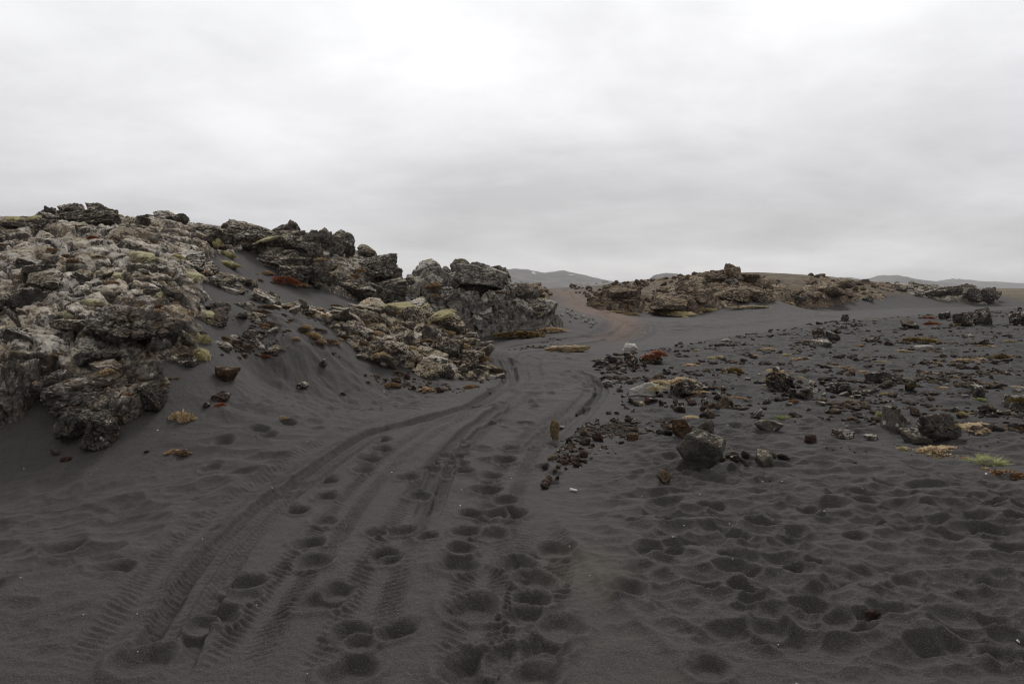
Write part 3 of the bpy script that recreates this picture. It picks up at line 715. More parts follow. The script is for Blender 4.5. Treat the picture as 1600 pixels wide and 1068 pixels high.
# A: the big craggy outcrop at the left
A = outcrop('large craggy lava outcrop with pale lichen filling the left edge above the sand', PA)
crag('bedrock', PA, MAT['rock_lichen'], A, 3, .0013, .24, None, .75, 1.0)
slabs(A, PA, 56, .35, 1.5, BIGSLAB, [MAT['rock_lichen']] * 3 + [MAT['rock_ridge']], 31, .3, None, (.14, .28), .16, (.26, .52), .25, .15, crest=13.2)
for i, (px, t, b, w, Y) in enumerate([(78, 322, 345, 26, 16.2), (112, 317, 352, 46, 16), (158, 317, 350, 46, 16), (135, 327, 362, 96, 15.9), (30, 342, 380, 110, 14.8), (235, 338, 362, 90, 17.5), (300, 352, 376, 80, 18),
                                     (345, 357, 385, 60, 18.5), (255, 450, 490, 70, 11.9), (210, 470, 560, 130, 10.9), (270, 540, 610, 90, 10.5), (170, 600, 696, 130, 8.9), (205, 560, 650, 120, 9.5),
                                     (20, 560, 680, 90, 9.0), (100, 520, 600, 140, 10.2), (310, 560, 608, 46, 10.9), (320, 480, 515, 60, 12.4), (340, 425, 455, 60, 14.8)]):
    px_slab(A, px, t, b, w, Y, BIGSLAB, MAT['rock_ridge'] if i < 8 else MAT['rock_lichen'], 40 + i)
MAT['rock_bare'] = rock_material('bare_dark_lava', lich=.18, brown=.35, dark=(.045, .041, .037), mid=(.125, .113, .10), up=.9, red=.4)
for i, (px, t, b, w) in enumerate([(245, 446, 478, 74), (112, 396, 420, 64), (180, 372, 392, 110), (70, 410, 436, 80), (292, 392, 412, 84), (322, 412, 436, 60), (30, 455, 500, 84), (60, 520, 560, 90), (140, 434, 458, 70), (200, 500, 540, 90),
                                  (150, 545, 590, 100), (250, 510, 545, 66), (90, 580, 630, 90), (15, 520, 556, 60), (285, 470, 500, 56), (225, 418, 440, 70), (20, 395, 420, 70), (160, 640, 700, 70), (110, 640, 690, 60), (235, 600, 640, 60), (340, 470, 490, 40)]):
    x, y = hit(px, (t + b) / 2 + 6); px_slab(A, px, t, b, w, y - .15, BIGSLAB + SLAB, MAT['rock_bare'], 700 + i, .7, (.15, .25 + .02 * i % .3, None))
slabs(A, PA, 80, .16, .55, SLAB, [MAT['rock_lichen']] * 3 + [MAT['rock_ridge']], 231, .3, None, (.14, .28), .22, (.3, .6), .3, .1, name='lava_block', spacing=.3)
# B: the ridge behind the sand gully
B = outcrop('dark blocky lava ridge on the skyline above the sand gully', PB)
crag('bedrock', PB, MAT['rock_ridge'], B, 5, .0015, .2, None, .8, .9)
slabs(B, PB, 55, .45, 1.7, BIGSLAB, [MAT['rock_ridge']] * 2 + [MAT['rock_lichen']], 33, .2, None, (.1, .25), .25, (.3, .6), .35, .15, crest=20.4)
for i, (px, t, b, w, Y) in enumerate([(405, 364, 395, 70, 20), (468, 368, 400, 80, 20.5), (508, 360, 400, 52, 20.5), (540, 374, 402, 38, 21), (575, 396, 440, 80, 21), (600, 405, 450, 60, 21.5), (440, 398, 420, 90, 18.9),
                                     (470, 415, 455, 90, 18.4), (545, 440, 475, 90, 19.2), (500, 425, 452, 80, 18.8), (590, 448, 478, 60, 20.5)]):
    px_slab(B, px, t, b, w, Y, BIGSLAB, MAT['rock_ridge'], 70 + i)
slabs(B, PB, 60, .2, .6, SLAB, [MAT['rock_ridge']] * 2 + [MAT['rock_bare'], MAT['rock_lichen']], 233, .22, None, (.1, .25), .4, (.4, .8), .2, .1, name='lava_block', spacing=.3)
# C: the lower heath-grown outcrop running down to the track
C_ = outcrop('low brown heath-grown lava outcrop sloping down to the bend of the track', PC)
crag('bedrock', PC, MAT['rock_heath'], C_, 7, .0013, .13, None, .5, .9)
slabs(C_, PC, 92, .18, .8, SLAB + BIGSLAB, [MAT['rock_heath']] * 3 + [MAT['rock_lichen']] * 2, 35, .12, None, (.05, .2), .3, (.3, .6), .3, .08)
for i, (px, t, b, w, Y) in enumerate([(645, 478, 512, 70, 17.6), (700, 488, 520, 70, 17.8), (580, 475, 500, 60, 17.2), (610, 545, 572, 56, 14.9), (690, 525, 560, 60, 16.4), (740, 545, 575, 50, 16.4), (420, 483, 512, 60, 14.9)]):
    px_slab(C_, px, t, b, w, Y, BIGSLAB, MAT['rock_heath'], 90 + i)
slabs(C_, PC, 95, .09, .36, SLAB, [MAT['rock_heath']] * 2 + [MAT['rock_bare'], MAT['rock_lichen']], 235, .14, None, (.05, .2), .4, (.4, .8), .2, -.1, name='lava_block', spacing=.3)
G_ = outcrop('scatter of low lichen crusted lava ledges half buried in the sand gully', poly((340, 11.6), (450, 12.4), (470, 14), (380, 14.5)))
r_ = random.Random(77)
for i in range(46):
    if i < 22: px, py = r_.gauss(388, 24), r_.gauss(540, 9)
    elif i < 34: px, py = r_.gauss(395, 22), r_.gauss(497, 10)
    else: px, py = r_.gauss(380, 14), r_.gauss(455, 12)
    x, y = hit(px, py); w = r_.uniform(9, 32)
    px_slab(G_, px, py - w * .28, py + w * .2, w, y, SLAB, MAT['rock_heath'] if i % 3 else MAT['rock_lichen'], 900 + i, rot=(.1, .3, None))
# D: the fractured cliff beside the track
DT = [(625, 462, 29), (650, 440, 30), (690, 428, 31), (720, 438, 30), (785, 430, 30), (800, 456, 31), (835, 484, 31), (870, 508, 31), (650, 470, 28.6), (720, 470, 28.6), (780, 470, 28.8), (850, 490, 29.3), (700, 440, 36), (800, 472, 36), (845, 500, 34), (630, 470, 34)]
D_ = outcrop('grey fractured basalt cliff standing upright beside the bend of the track', PD, name='basalt_cliff', cat='cliff')
crag('bedrock', PD, MAT['rock_cliff'], D_, 9, .0011, .5, DT, 1.0, .8, .35)
slabs(D_, PD, 46, .5, 1.5, BLOCK + SLAB, [MAT['rock_cliff']] * 2 + [MAT['rock_ridge']], 37, .25, DT, (.1, .35), .3, (.5, .8), .35, .4)
r_ = random.Random(12)
for i, (px, t, b, w, Y) in enumerate([(750, 418, 446, 80, 29.3), (722, 420, 444, 36, 29.2), (775, 416, 442, 36, 29.4), (683, 420, 450, 52, 29.8), (650, 436, 470, 60, 29.5), (668, 440, 476, 50, 29), (700, 446, 480, 60, 28.9), (640, 456, 482, 50, 28.9),
                                     (790, 446, 520, 66, 29.2), (820, 464, 520, 56, 29.4), (850, 480, 516, 40, 29.4), (870, 491, 513, 24, 29.6), (822, 458, 476, 44, 30.2), (770, 455, 490, 60, 28.9)]):
    px_slab(D_, px, t, b, w, Y, BLOCK + SLAB[:4], MAT['rock_cliff'] if i not in (8, 9) else MAT['rock_ridge'], 110 + i, rot=(r_.gauss(0, .1), r_.gauss(0, .3), None), name='fractured_block')
for j in range(4):                                        # the jointed face of the cliff
    for i in range(8 - j):
        px = 662 + i * 15.5 + r_.uniform(-3, 3); t = 458 + j * 17 + r_.uniform(-4, 4)
        px_slab(D_, px + j * 3, t, t + 24, r_.uniform(17, 25), 28.15 + .12 * (3 - j), BLOCK, MAT['rock_cliff'], 130 + i * 7 + j * 3, .8, (r_.gauss(0, .12), r_.gauss(0, .2), None), name='fractured_block')
PB2 = poly((800, 44), (850, 46), (866, 56), (866, 74), (862, 92), (800, 90), (780, 60))
K = outcrop('brown rubbly lava bank between the grey cliff and the red road', PB2)
crag('bedrock', PB2, MAT['rock_far'], K, 15, .0009, .3, None, 1.1, .8, .8)
slabs(K, PB2, 50, .3, 1.1, SLAB, [MAT['rock_far']], 61, .3, None, (.1, .1), .3, (.4, .7), .3, .1)
# E: the far ridge across the sand plain
def low(L, d): return [(p, q + d if q < 455 else q, Y) for p, q, Y in L]
ET1 = low([(930, 452, 62), (960, 446, 62), (1000, 445, 62), (930, 470, 56), (980, 470, 56), (960, 442, 70), (910, 458, 66), ], 6)
ET2 = low([(1010, 449, 63), (1060, 449, 62), (1100, 440, 64), (1140, 410, 68), (1170, 432, 68), (1220, 438, 70), (1060, 466, 56), (1140, 458, 60), (1220, 462, 64), (1140, 430, 76), (1050, 446, 76), (1240, 440, 76), ], 12)
ET3 = low([(1250, 440, 76), (1300, 446, 76), (1340, 447, 82), (1380, 456, 86), (1270, 462, 71), (1340, 466, 77), (1300, 442, 88), ], 6)
ET4 = low([(1400, 450, 90), (1450, 450, 90), (1490, 445, 90), (1530, 448, 90), (1556, 458, 89), (1440, 462, 86), (1530, 465, 84.5), (1480, 448, 98), ], 7)
for lab, pol, tp, n, sd_, lst, smax in (
    ('lichen-brown lava outcrop beside the red road climbing to the horizon', PE1, ET1, 50, 41, [(975, 448, 478, 60, 57), (940, 462, 484, 40, 56.5), (1000, 438, 448, 30, 68)], 2.2),
    ('long far lava ridge rising to a pointed peak beyond the sand plain', PE2, ET2, 84, 42, [(1142, 411, 434, 20, 67), (1143, 416, 440, 34, 66.8), (1138, 420, 444, 56, 66.5), (1122, 427, 444, 50, 66), (1166, 427, 444, 46, 67), (1045, 462, 488, 64, 56.5), (1190, 455, 478, 56, 61.5), (1090, 452, 472, 50, 59), (1140, 450, 474, 60, 60.5)], 2.4),
    ('low reddish lava ridge between the pointed peak and the last dark knoll', PE3, ET3, 44, 43, [(1322, 436, 450, 30, 80), (1300, 448, 464, 50, 74)], 2.4),
    ('dark jagged lava knoll at the right end of the far ridge', PE4, ET4, 44, 44, [(1490, 446, 468, 60, 87), (1546, 448, 474, 30, 85), (1460, 452, 470, 50, 86.5), (1408, 442, 456, 40, 90), (1520, 450, 474, 50, 85)], 2.8)):
    E = outcrop(lab, pol, group='lava ridge across the sand plain'); far = MAT['rock_far'] if sd_ != 44 else MAT['rock_ridge']
    crag('bedrock', pol, far, E, sd_, .0006, .4, tp, 1.2, .9, 1.2)
    slabs(E, pol, n, .5, smax * (.5 if sd_ != 44 else .6), SLAB, [far] * 3 + [MAT['rock_ridge']], sd_, .3, tp, (0, .1), .3, (.45, .8), .35, .3)
    for i, (px, t, b, w, Y) in enumerate(lst): px_slab(E, px, t, b, w, Y, SLAB, far, 150 + i + sd_)

# ------------------------------------------------------------------ mountains on the horizon
def mountain(label, prof, dist, seed, depth, name='mountain', snow=()):
    pr = np.array(prof, float); xs = np.linspace(pr[0, 0], pr[-1, 0], 160); ys = np.interp(xs, pr[:, 0], pr[:, 1])
    w = np.linspace(-1, 1, 60); X, W = np.meshgrid((xs - 800) / F * dist, w, indexing='ij')
    top = (HOR - ys) / F * dist + CAMZ; Y = dist + W * depth
    Z = -6 + (top[:, None] + 6) * np.clip(1 - np.abs(W) ** 1.25, 0, 1) * (1 + .0 * X)
    n = fbm(P3(X / 260, Y / 260, seed), 5, .55, ridged=True).reshape(X.shape); Z += n * 14 * np.clip(top[:, None] / 100, .1, 1) * (np.abs(W) > .04)
    me = mesh_np(name, np.stack([X, Y, Z], -1).reshape(-1, 3), grid_faces(160, 60)); me.materials.append(MAT['mountain'])
    return struct(link(name, me))
t = NT('bare_mountain'); p = t.pos()
MAT['mountain'] = t.done(t.mix(t.ss(t.noise(p, .006, 6, .6), .4, .62), (.05, .045, .042), (.115, .10, .085)), .95, None, .1)
mountain('', [(560, 452), (640, 440), (700, 432), (760, 424), (800, 421), (825, 422), (850, 428), (880, 424), (905, 430), (935, 436), (965, 441), (1000, 450)], 5200, 1., 900)
mountain('', [(1000, 450), (1010, 441), (1022, 431), (1040, 428), (1056, 429), (1068, 434), (1088, 444), (1100, 450)], 4200, 2., 400)
mountain('', [(1270, 450), (1290, 438), (1318, 434), (1345, 439), (1362, 436), (1385, 430), (1402, 434), (1430, 438), (1455, 441), (1490, 448), (1520, 452)], 5600, 3., 800)
mountain('', [(1440, 452), (1465, 441), (1492, 436), (1515, 441), (1545, 440), (1575, 443), (1640, 442), (1720, 446), (1800, 452)], 7000, 4., 900)
SNOWM = NT('snow').done((.8, .82, .85), .6)
def on_scene(px, py):
    dx, dy, dz = (float(q) for q in raydir(px, py)); d = Vector((dx, dy, dz)).normalized()
    ok, loc, nor, _, ob, _ = SC.ray_cast(DG, Vector((0, 0, CAMZ)), d)
    return (loc, nor, ob) if ok else None
bpy.context.view_layer.update(); DG = bpy.context.evaluated_depsgraph_get()
for (px, py, w, h) in ((835, 428, 9, 5), (894, 430, 10, 2.5)):
    q = on_scene(px, py)
    if q:
        l = q[0]; s = l.y / F
        me = rock_mesh('snow_patch', int(px), 5, (1, .5, .5), 12, 4, .2, 0, .0, 0, .6)
        struct(link('snow_patch', me, SNOWM, l, (0, .5 if px < 850 else .1, 0), (w * s, 90, h * s)))

# ------------------------------------------------------------------ plants
def tuft_mesh(name, seed, n, blade, width, up, dome, spread=1.0, clumps=0):
    """many narrow leaves over a low dome; unit footprint, height 1"""
    r = np.random.RandomState(seed)
    a = r.uniform(0, 2 * np.pi, n); q = np.sqrt(r.uniform(0, 1, n)) * .5 * spread
    edge = .8 + .2 * perlin(np.stack([np.cos(a) * 1.7 + seed, np.sin(a) * 1.7, 0 * a], 1)) * 1.5
    x, y = q * np.cos(a) * edge, q * np.sin(a) * edge
    if clumps:
        c = r.uniform(-.4, .4, (clumps, 2)); k = r.randint(0, clumps, n)
        x = c[k, 0] + r.normal(0, .07, n); y = c[k, 1] + r.normal(0, .07, n)
    rr = np.hypot(x, y) * 2
    z = dome * np.clip(1 - rr ** 2, 0, 1) * r.uniform(.3, 1, n)
    th = np.arctan2(y, x) + r.normal(0, .9, n); el = np.clip(r.normal(up, .35, n), .02, 1.5)
    d = np.stack([np.cos(th) * np.cos(el), np.sin(th) * np.cos(el), np.sin(el)], 1)
    side = np.stack([-np.sin(th), np.cos(th), r.normal(0, .5, n)], 1); side /= np.linalg.norm(side, axis=1)[:, None]
    L = blade * r.uniform(.5, 1.3, n); B = np.stack([x, y, z], 1); w = width * r.uniform(.6, 1.3, n)
    sc = np.array([1, 1, 1.0])
    mid = B + d * (L * .55)[:, None]; tip = B + d * L[:, None] - np.array([0, 0, 1]) * (L * .18 * r.uniform(0, 1, n))[:, None]
    V = np.stack([B - side * (w * .35)[:, None], B + side * (w * .35)[:, None], mid + side * (w * .5)[:, None], tip, mid - side * (w * .5)[:, None]], 1).reshape(-1, 3) * sc
    i = np.arange(n) * 5; Fc = np.concatenate([np.stack([i, i + 1, i + 2, i + 4], 1), np.stack([i + 4, i + 2, i + 3, i + 3], 1)])
    Ft = np.concatenate([np.stack([i, i + 1, i + 2], 1), np.stack([i, i + 2, i + 4], 1), np.stack([i + 4, i + 2, i + 3], 1)])
    V[:, 2] = np.clip(V[:, 2], -.05, None)
    me = mesh_np(name, V, Ft, False)
    tint = np.repeat(r.rand(n, 2), 5, 0); C = np.zeros((len(V), 4)); C[:, 0] = tint[:, 0]; C[:, 1] = tint[:, 1]; C[:, 3] = 1
    attr(me, 'tint', C); return me
MATM = [tuft_mesh('leaf_mat', 10 + i, 1500, .10, .024, .5, .16, 1, 26) for i in range(4)]
LEAFC = [tuft_mesh('leaf_cluster', 20 + i, 650, .12, .06, .6, .2, 1, 14) for i in range(4)]
GRASS = [tuft_mesh('grass_tuft', 30 + i, 750, .40, .010, .85, .06, 1, 18) for i in range(3)]
HEATH = [tuft_mesh('heath', 40 + i, 2600, .11, .016, .75, .30, 1, 22) for i in range(4)]
def cushion_mesh(seed):
    r = np.random.RandomState(seed); D, Fc = ico(6); off = r.uniform(-40, 40, 3)
    f1, f2, idr = worley(D * 1.9 + off); P = D * (1 + .28 * (.6 - f1) + .18 * fbm(D * 1.2 + off, 2) + .05 * fbm(D * 8 + off, 3))[:, None] * np.array([1, .9, .7])
    g, _, _ = worley(D * 9 + off); P = P * (1 + .035 * (.5 - g))[:, None]
    P = P + D * (.02 * fbm(D * 30 + off, 2))[:, None]
    lo, hi = P.min(0), P.max(0); return mesh_np('moss', (P - (lo + hi) / 2) / (hi - lo), Fc)
CUSH = [cushion_mesh(50 + i) for i in range(5)]

RR = random.Random(99)
def put(px, py, wpx, hpx, protos, mat, name, label, cat, group=None, sink=.25, deep=.8, tilt=.12, pick=None, rz=None, follow=False, solid=True):
    """set a thing where the photo has it: on whatever surface lies at its foot"""
    q = on_scene(px, py)
    if q is None: return None
    l, nor, _ = q; s = l.y / F; w, h = wpx * s, hpx * s
    me = protos[pick % len(protos)] if pick is not None else RR.choice(protos)
    e = Euler((RR.gauss(0, tilt), RR.gauss(0, tilt), RR.uniform(0, 6.28) if rz is None else rz))
    if follow: e = (nor.lerp(Vector((0, 0, 1)), .35).to_track_quat('Z', 'Y') @ Euler((0, 0, e.z)).to_quaternion()).to_euler()
    hh = h / (1 - sink) if solid else h
    loc = l + Vector((0, 0, hh * (.5 - sink))) if solid else l + Vector((0, 0, -.02 * h))
    if solid: loc.y += w * deep * .3
    o = link(name, me, mat, loc, e, (w, w * deep, hh)); tag(o, label, cat, group)
    THINGS.append((o, px, py, wpx)); return o
MOSSF = [tuft_mesh('leaves', 60 + i, 2200, .085, .022, .9, .42, 1.0, 14) for i in range(3)]
def moss(px, py, w, h, mat, label, follow=True, group='moss cushions on the lava'):
    q = on_scene(px, py)
    if q is None: return
    l, nor, _ = q; s = l.y / F
    rot = (nor.lerp(Vector((0, 0, 1)), .75).to_track_quat('Z', 'Y') @ Euler((0, 0, RR.uniform(0, 6.28))).to_quaternion()).to_euler()
    o = link('moss_cushion', RR.choice(CUSH), mat, l + Vector((0, .02, -h * s * .05)), rot, (w * s * 1.1, w * s * .8, max(h * s * 1.15, .08))); tag(o, label, 'moss', group); THINGS.append((o, px, py, w))
    f = bpy.data.objects.new('leaves', RR.choice(MOSSF)); COL.objects.link(f); f.parent = o; f.location = (0, 0, -.08); f.scale = (1.3, 1.3, 1.25)
    fm = MAT['leaf_moss'] if mat == MAT['moss_yellow'] else MAT['leaf_moss_pale']
    if not f.data.materials: f.data.materials.append(fm)
    f.material_slots[0].link = 'OBJECT'; f.material_slots[0].material = fm
def leafy(px, py, w, h, kind, mat, name, label, cat='plant', group=None, deep=None):
    """a tuft or mat of leaves lying on the ground or rock at that spot"""
    q = on_scene(px, py)
    if q is None: return
    l, nor, _ = q; s = l.y / F; W = w * s
    el = max(.12, (CAMZ - l.z) / l.y)
    D = W * (deep or .75)
    Hh = max(.04, (h * s - D * el * .7)) if deep is None else h * s
    rot = (nor.lerp(Vector((0, 0, 1)), .8).to_track_quat('Z', 'Y') @ Euler((0, 0, RR.uniform(-.5, .5))).to_quaternion()).to_euler()
    zs = {'grass': .42, 'mat': .26, 'leaf': .3, 'heath': .45}[kind]
    o = link(name, RR.choice({'grass': GRASS, 'mat': MATM, 'leaf': LEAFC, 'heath': HEATH}[kind]), mat, l - nor * .015, rot, (W * 1.1, D * 1.1, min(Hh, W * 1.0) / zs)); tag(o, label, cat, group)
    THINGS.append((o, px, py, w)); return o

# ------------------------------------------------------------------ explicit stones, in the photo's columns and rows (foot of the stone)
bpy.context.view_layer.update(); DG = bpy.context.evaluated_depsgraph_get()
G_ST = 'stones lying on the black sand'
def nosed(me):
    n = len(me.vertices); V = np.empty(n * 3, np.float32); me.vertices.foreach_get('co', V); V = V.reshape(-1, 3)
    k = V[:, 2] + .5; cut = sstep(.0, .42, k) ; V[:, 0] = V[:, 0] * (.80 + .27 * cut) + .05 * (1 - cut)
    V[:, 0] -= .16 * np.exp(-((k - .55) / .16) ** 2) * (V[:, 0] < -.15) * np.abs(V[:, 0] + .15) / .35
    lo, hi = V.min(0), V.max(0); V = (V - (lo + hi) / 2) / (hi - lo); me.vertices.foreach_set('co', V.ravel()); me.update(); return me
put(1098, 734, 78, 62, [nosed(rock_mesh('overhanging_boulder', 777, 7, (1, .9, .8), 11, 22, .06, .014, .02, .014, .12))], MAT['stone_grey'], 'boulder', 'big rounded grey basalt boulder, the largest lone stone on the sand', 'boulder', rz=.05, sink=.08, tilt=.03)
put(1196, 728, 48, 25, SMOOTHB, MAT['stone_grey'], 'boulder', 'low rounded grey boulder half buried right of the biggest boulder', 'boulder', pick=1)
put(1066, 683, 36, 28, BLOCK, MAT['stone_rust'], 'lava_stone', 'rusty orange angular stone just behind the biggest grey boulder', 'stone', pick=0)
put(1079, 689, 32, 16, CLINK, MAT['scoria_red'], 'lava_stone', 'flat purplish stone touching the foot of the rusty orange stone', 'stone')
put(1105, 678, 26, 23, BLOCK, MAT['stone_grey'], 'lava_stone', 'pointed grey stone standing right of the rusty orange stone', 'stone', pick=4)
put(1039, 754, 28, 18, CLINK, MAT['stone_tan'], 'lava_stone', 'pale crusted stone alone in front of the biggest boulder', 'stone')
put(989, 688, 25, 14, CLINK, MAT['stone_rust'], 'lava_stone', 'brown pitted stone with pale underside left of the rusty stone', 'stone')
put(913, 681, 18, 16, BLOCK, MAT['stone_tan'], 'lava_stone', 'small tan squarish stone behind the brown scoria strip', 'stone')
put(1204, 671, 44, 15, SMOOTHB, MAT['stone_pale'], 'lava_stone', 'pale flat stone right of and behind the biggest grey boulder', 'stone', sink=.3)
put(1130, 637, 22, 19, BLOCK, MAT['stone_tan'], 'lava_stone', 'tan upright stone at the right end of the brown debris patch', 'stone')
put(1220, 609, 52, 36, SLAB, MAT['stone_dark'], 'boulder', 'dark pyramid shaped lava boulder in the middle of the stony field', 'boulder', pick=3)
put(1400, 673, 46, 40, BLOCK, MAT['stone_grey'], 'boulder', 'tall pointed grey boulder beside the broad slab at right', 'boulder', pick=5, sink=.15)
put(1476, 688, 84, 42, SLAB, MAT['stone_grey'], 'boulder', 'broad grey slab shaped boulder behind the big straw coloured plant', 'boulder', pick=6, sink=.2, rz=.2)
put(1434, 693, 44, 22, SMOOTHB, MAT['stone_grey'], 'boulder', 'smooth low boulder leaning on the left end of the broad slab', 'boulder', pick=3)
put(1320, 684, 34, 14, SLAB, MAT['stone_dark'], 'lava_stone', 'flat dark stone left of the tall pointed grey boulder', 'stone')
put(1364, 687, 24, 8, CLINK, MAT['stone_dark'], 'lava_stone', 'thin dark stone between the flat dark stone and the pointed boulder', 'stone')
put(1268, 691, 24, 13, CLINK, MAT['scoria_red'], 'lava_stone', 'red brown stone alone left of the flat dark stone', 'stone')
put(1590, 640, 46, 26, SLAB, MAT['stone_pale'], 'boulder', 'pale lichen covered boulder cut by the right edge of the view', 'boulder', pick=1)
put(1590, 652, 16, 11, SMOOTHB, MAT['stone_dark'], 'lava_stone', 'small round dark stone below the pale boulder at the right edge', 'stone')
put(1551, 647, 40, 9, CLINK, MAT['stone_dark'], 'lava_stone', 'low dark rubbly stone left of the pale boulder at the right edge', 'stone')
put(1505, 653, 17, 8, SMOOTHB, MAT['stone_dark'], 'lava_stone', 'small smooth black stone behind the right tip of the broad slab', 'stone')
put(1531, 621, 28, 20, CLINK, MAT['stone_dark'], 'lava_stone', 'jet black jagged chunk left of the pale boulder at the edge', 'stone')
put(1318, 615, 36, 18, SLAB, MAT['stone_dark'], 'lava_stone', 'dark block at the left end of the broken stone row', 'stone')
put(1383, 598, 42, 18, SLAB, MAT['stone_dark'], 'lava_stone', 'wide dark block crusted with lichen in the broken stone row', 'stone')
put(1425, 611, 22, 17, CLINK, MAT['stone_dark'], 'lava_stone', 'dark stone with olive moss ending the broken stone row', 'stone')
put(1258, 623, 30, 17, SLAB, MAT['stone_grey'], 'lava_stone', 'grey ridge shaped stone right of the dark pyramid boulder', 'stone')
put(1283, 524, 20, 13, SMOOTHB, MAT['stone_dark'], 'boulder', 'round dark boulder at the back of the trio at the field edge', 'boulder')
put(1303, 531, 20, 14, SMOOTHB, MAT['stone_dark'], 'boulder', 'round dark boulder at the right of the trio at the field edge', 'boulder')
put(1287, 541, 28, 12, SMOOTHB, MAT['stone_pale'], 'boulder', 'pale crusted boulder in front of the trio at the field edge', 'boulder')
put(1321, 501, 14, 9, SMOOTHB, MAT['stone_grey'], 'boulder', 'lone grey boulder out on the sand plain behind the field', 'boulder')
put(1425, 513, 32, 12, SLAB, MAT['stone_grey'], 'boulder', 'grey angular boulder left of the two far orange shrubs', 'boulder')
put(1540, 508, 36, 28, SLAB, MAT['stone_grey'], 'boulder', 'tilted grey slab boulder rising above the far right of the field', 'boulder', pick=7)
put(1508, 508, 36, 20, SLAB, MAT['stone_dark'], 'boulder', 'dark rounded boulder joined to the left of the tilted slab', 'boulder', pick=2)
put(1478, 499, 18, 12, CLINK, MAT['stone_dark'], 'boulder', 'dark craggy boulder just right of the far orange shrubs', 'boulder')
put(1596, 508, 30, 22, CLINK, MAT['stone_dark'], 'boulder', 'dark craggy boulder at the right edge, far back in the field', 'boulder')
put(1018, 567, 50, 18, CLINK, MAT['stone_dark'], 'boulder', 'black rubbly boulder under the rust red shrub by the pale log', 'boulder')
put(1085, 617, 60, 26, SLAB, MAT['stone_dark'], 'boulder', 'dark rubbly boulder behind the white stick', 'boulder', pick=5)
put(1062, 618, 40, 22, SMOOTHB, MAT['stone_grey'], 'boulder', 'sand dusted hump shaped boulder right of the short weathered log', 'boulder')
put(350, 594, 40, 22, SMOOTHB, MAT['stone_rust'], 'boulder', 'rusty orange rounded stone at the foot of the left outcrop', 'boulder')
put(343, 626, 34, 13, CLINK, MAT['scoria_red'], 'lava_stone', 'flat brown slab of stone below the rusty stone, left slope', 'stone')
put(322, 636, 14, 9, CLINK, MAT['stone_dark'], 'lava_stone', 'small black stone beside the flat brown slab, left slope', 'stone')
put(503, 572, 16, 12, CLINK, MAT['stone_dark'], 'lava_stone', 'black stone alone high on the left sand slope', 'stone')
put(472, 607, 20, 10, CLINK, MAT['stone_dark'], 'lava_stone', 'black stone with pale top in the middle of the left sand slope', 'stone')
put(84, 712, 14, 13, CLINK, MAT['stone_dark'], 'lava_stone', 'small black stone on sand below the left outcrop', 'stone')
put(100, 721, 20, 8, CLINK, MAT['scoria_red'], 'lava_stone', 'flat brownish stone right of the small black stone, lower left', 'stone')
put(228, 707, 12, 6, CLINK, MAT['stone_dark'], 'lava_stone', 'tiny black stone on sand right of the left outcrop toe', 'stone')
put(1368, 966, 26, 12, CLINK, MAT['scoria_red'], 'lava_stone', 'low brown stone sunk in trampled sand, lower right foreground', 'stone')
put(851, 764, 14, 11, CLINK, MAT['stone_dark'], 'lava_stone', 'small dark stone at the near end of the scoria strip', 'stone')
put(536, 618, 10, 6, CLINK, MAT['stone_dark'], 'lava_stone', 'tiny dark stone low on the left sand slope', 'stone')

# strips of loose scoria
AUTO = []
def rubble(pts, n, w0, w1, mats, seed, noun):
    r = random.Random(seed)
    for k in range(n):
        f = r.random() * (len(pts) - 1); i = int(f); f -= i; a, b = pts[i], pts[i + 1]
        px = a[0] + (b[0] - a[0]) * f + r.gauss(0, a[2]); py = a[1] + (b[1] - a[1]) * f + r.gauss(0, a[3]); w = w0 + (w1 - w0) * r.random() ** 2
        o = put(px, py, w, w * r.uniform(.4, .7), CLINK, r.choice(mats), 'scoria_stone', None, 'stone', 'loose scoria stones in strips on the sand', tilt=.4)
        if o: AUTO.append((o, noun, px, py))
rubble([(855, 750, 8, 5), (880, 722, 12, 7), (905, 705, 13, 6), (925, 690, 8, 4)], 34, 7, 22, [MAT['scoria_red'], MAT['scoria_red'], MAT['stone_tan']], 1, 'red brown scoria stone')
rubble([(1000, 628, 10, 4), (1065, 632, 20, 5), (1120, 634, 14, 5)], 30, 7, 20, [MAT['scoria_red'], MAT['scoria_red'], MAT['stone_dark']], 2, 'red brown scoria stone')
rubble([(925, 575, 10, 4), (960, 568, 14, 5), (1000, 572, 12, 4)], 30, 6, 20, [MAT['stone_dark'], MAT['scoria_red']], 3, 'dark scoria stone')
rubble([(1140, 718, 5, 3), (1160, 719, 9, 4), (1180, 715, 6, 3), (1232, 722, 4, 2)], 14, 9, 22, [MAT['stone_dark']], 4, 'dark scoria stone')
rubble([(560, 585, 15, 5), (620, 600, 22, 6), (690, 612, 15, 4)], 16, 6, 18, [MAT['scoria_red'], MAT['stone_tan']], 5, 'brown scoria stone')
rubble([(905, 655, 25, 8), (960, 665, 25, 10)], 14, 7, 18, [MAT['scoria_red'], MAT['stone_dark']], 6, 'brown scoria stone')
rubble([(1280, 620, 40, 6), (1390, 606, 40, 7)], 22, 6, 22, [MAT['stone_dark']], 7, 'dark scoria stone')
rubble([(905, 448, 8, 1.5), (925, 460, 10, 4), (935, 474, 6, 3)], 30, 3, 12, [MAT['rock_far']], 11, 'brown lava stone')
rubble([(902, 446, 6, 1), (950, 442, 14, 1.5), (1002, 440, 8, 1)], 22, 4, 12, [MAT['rock_far'], MAT['stone_dark']], 12, 'brown lava stone')
r = random.Random(21)
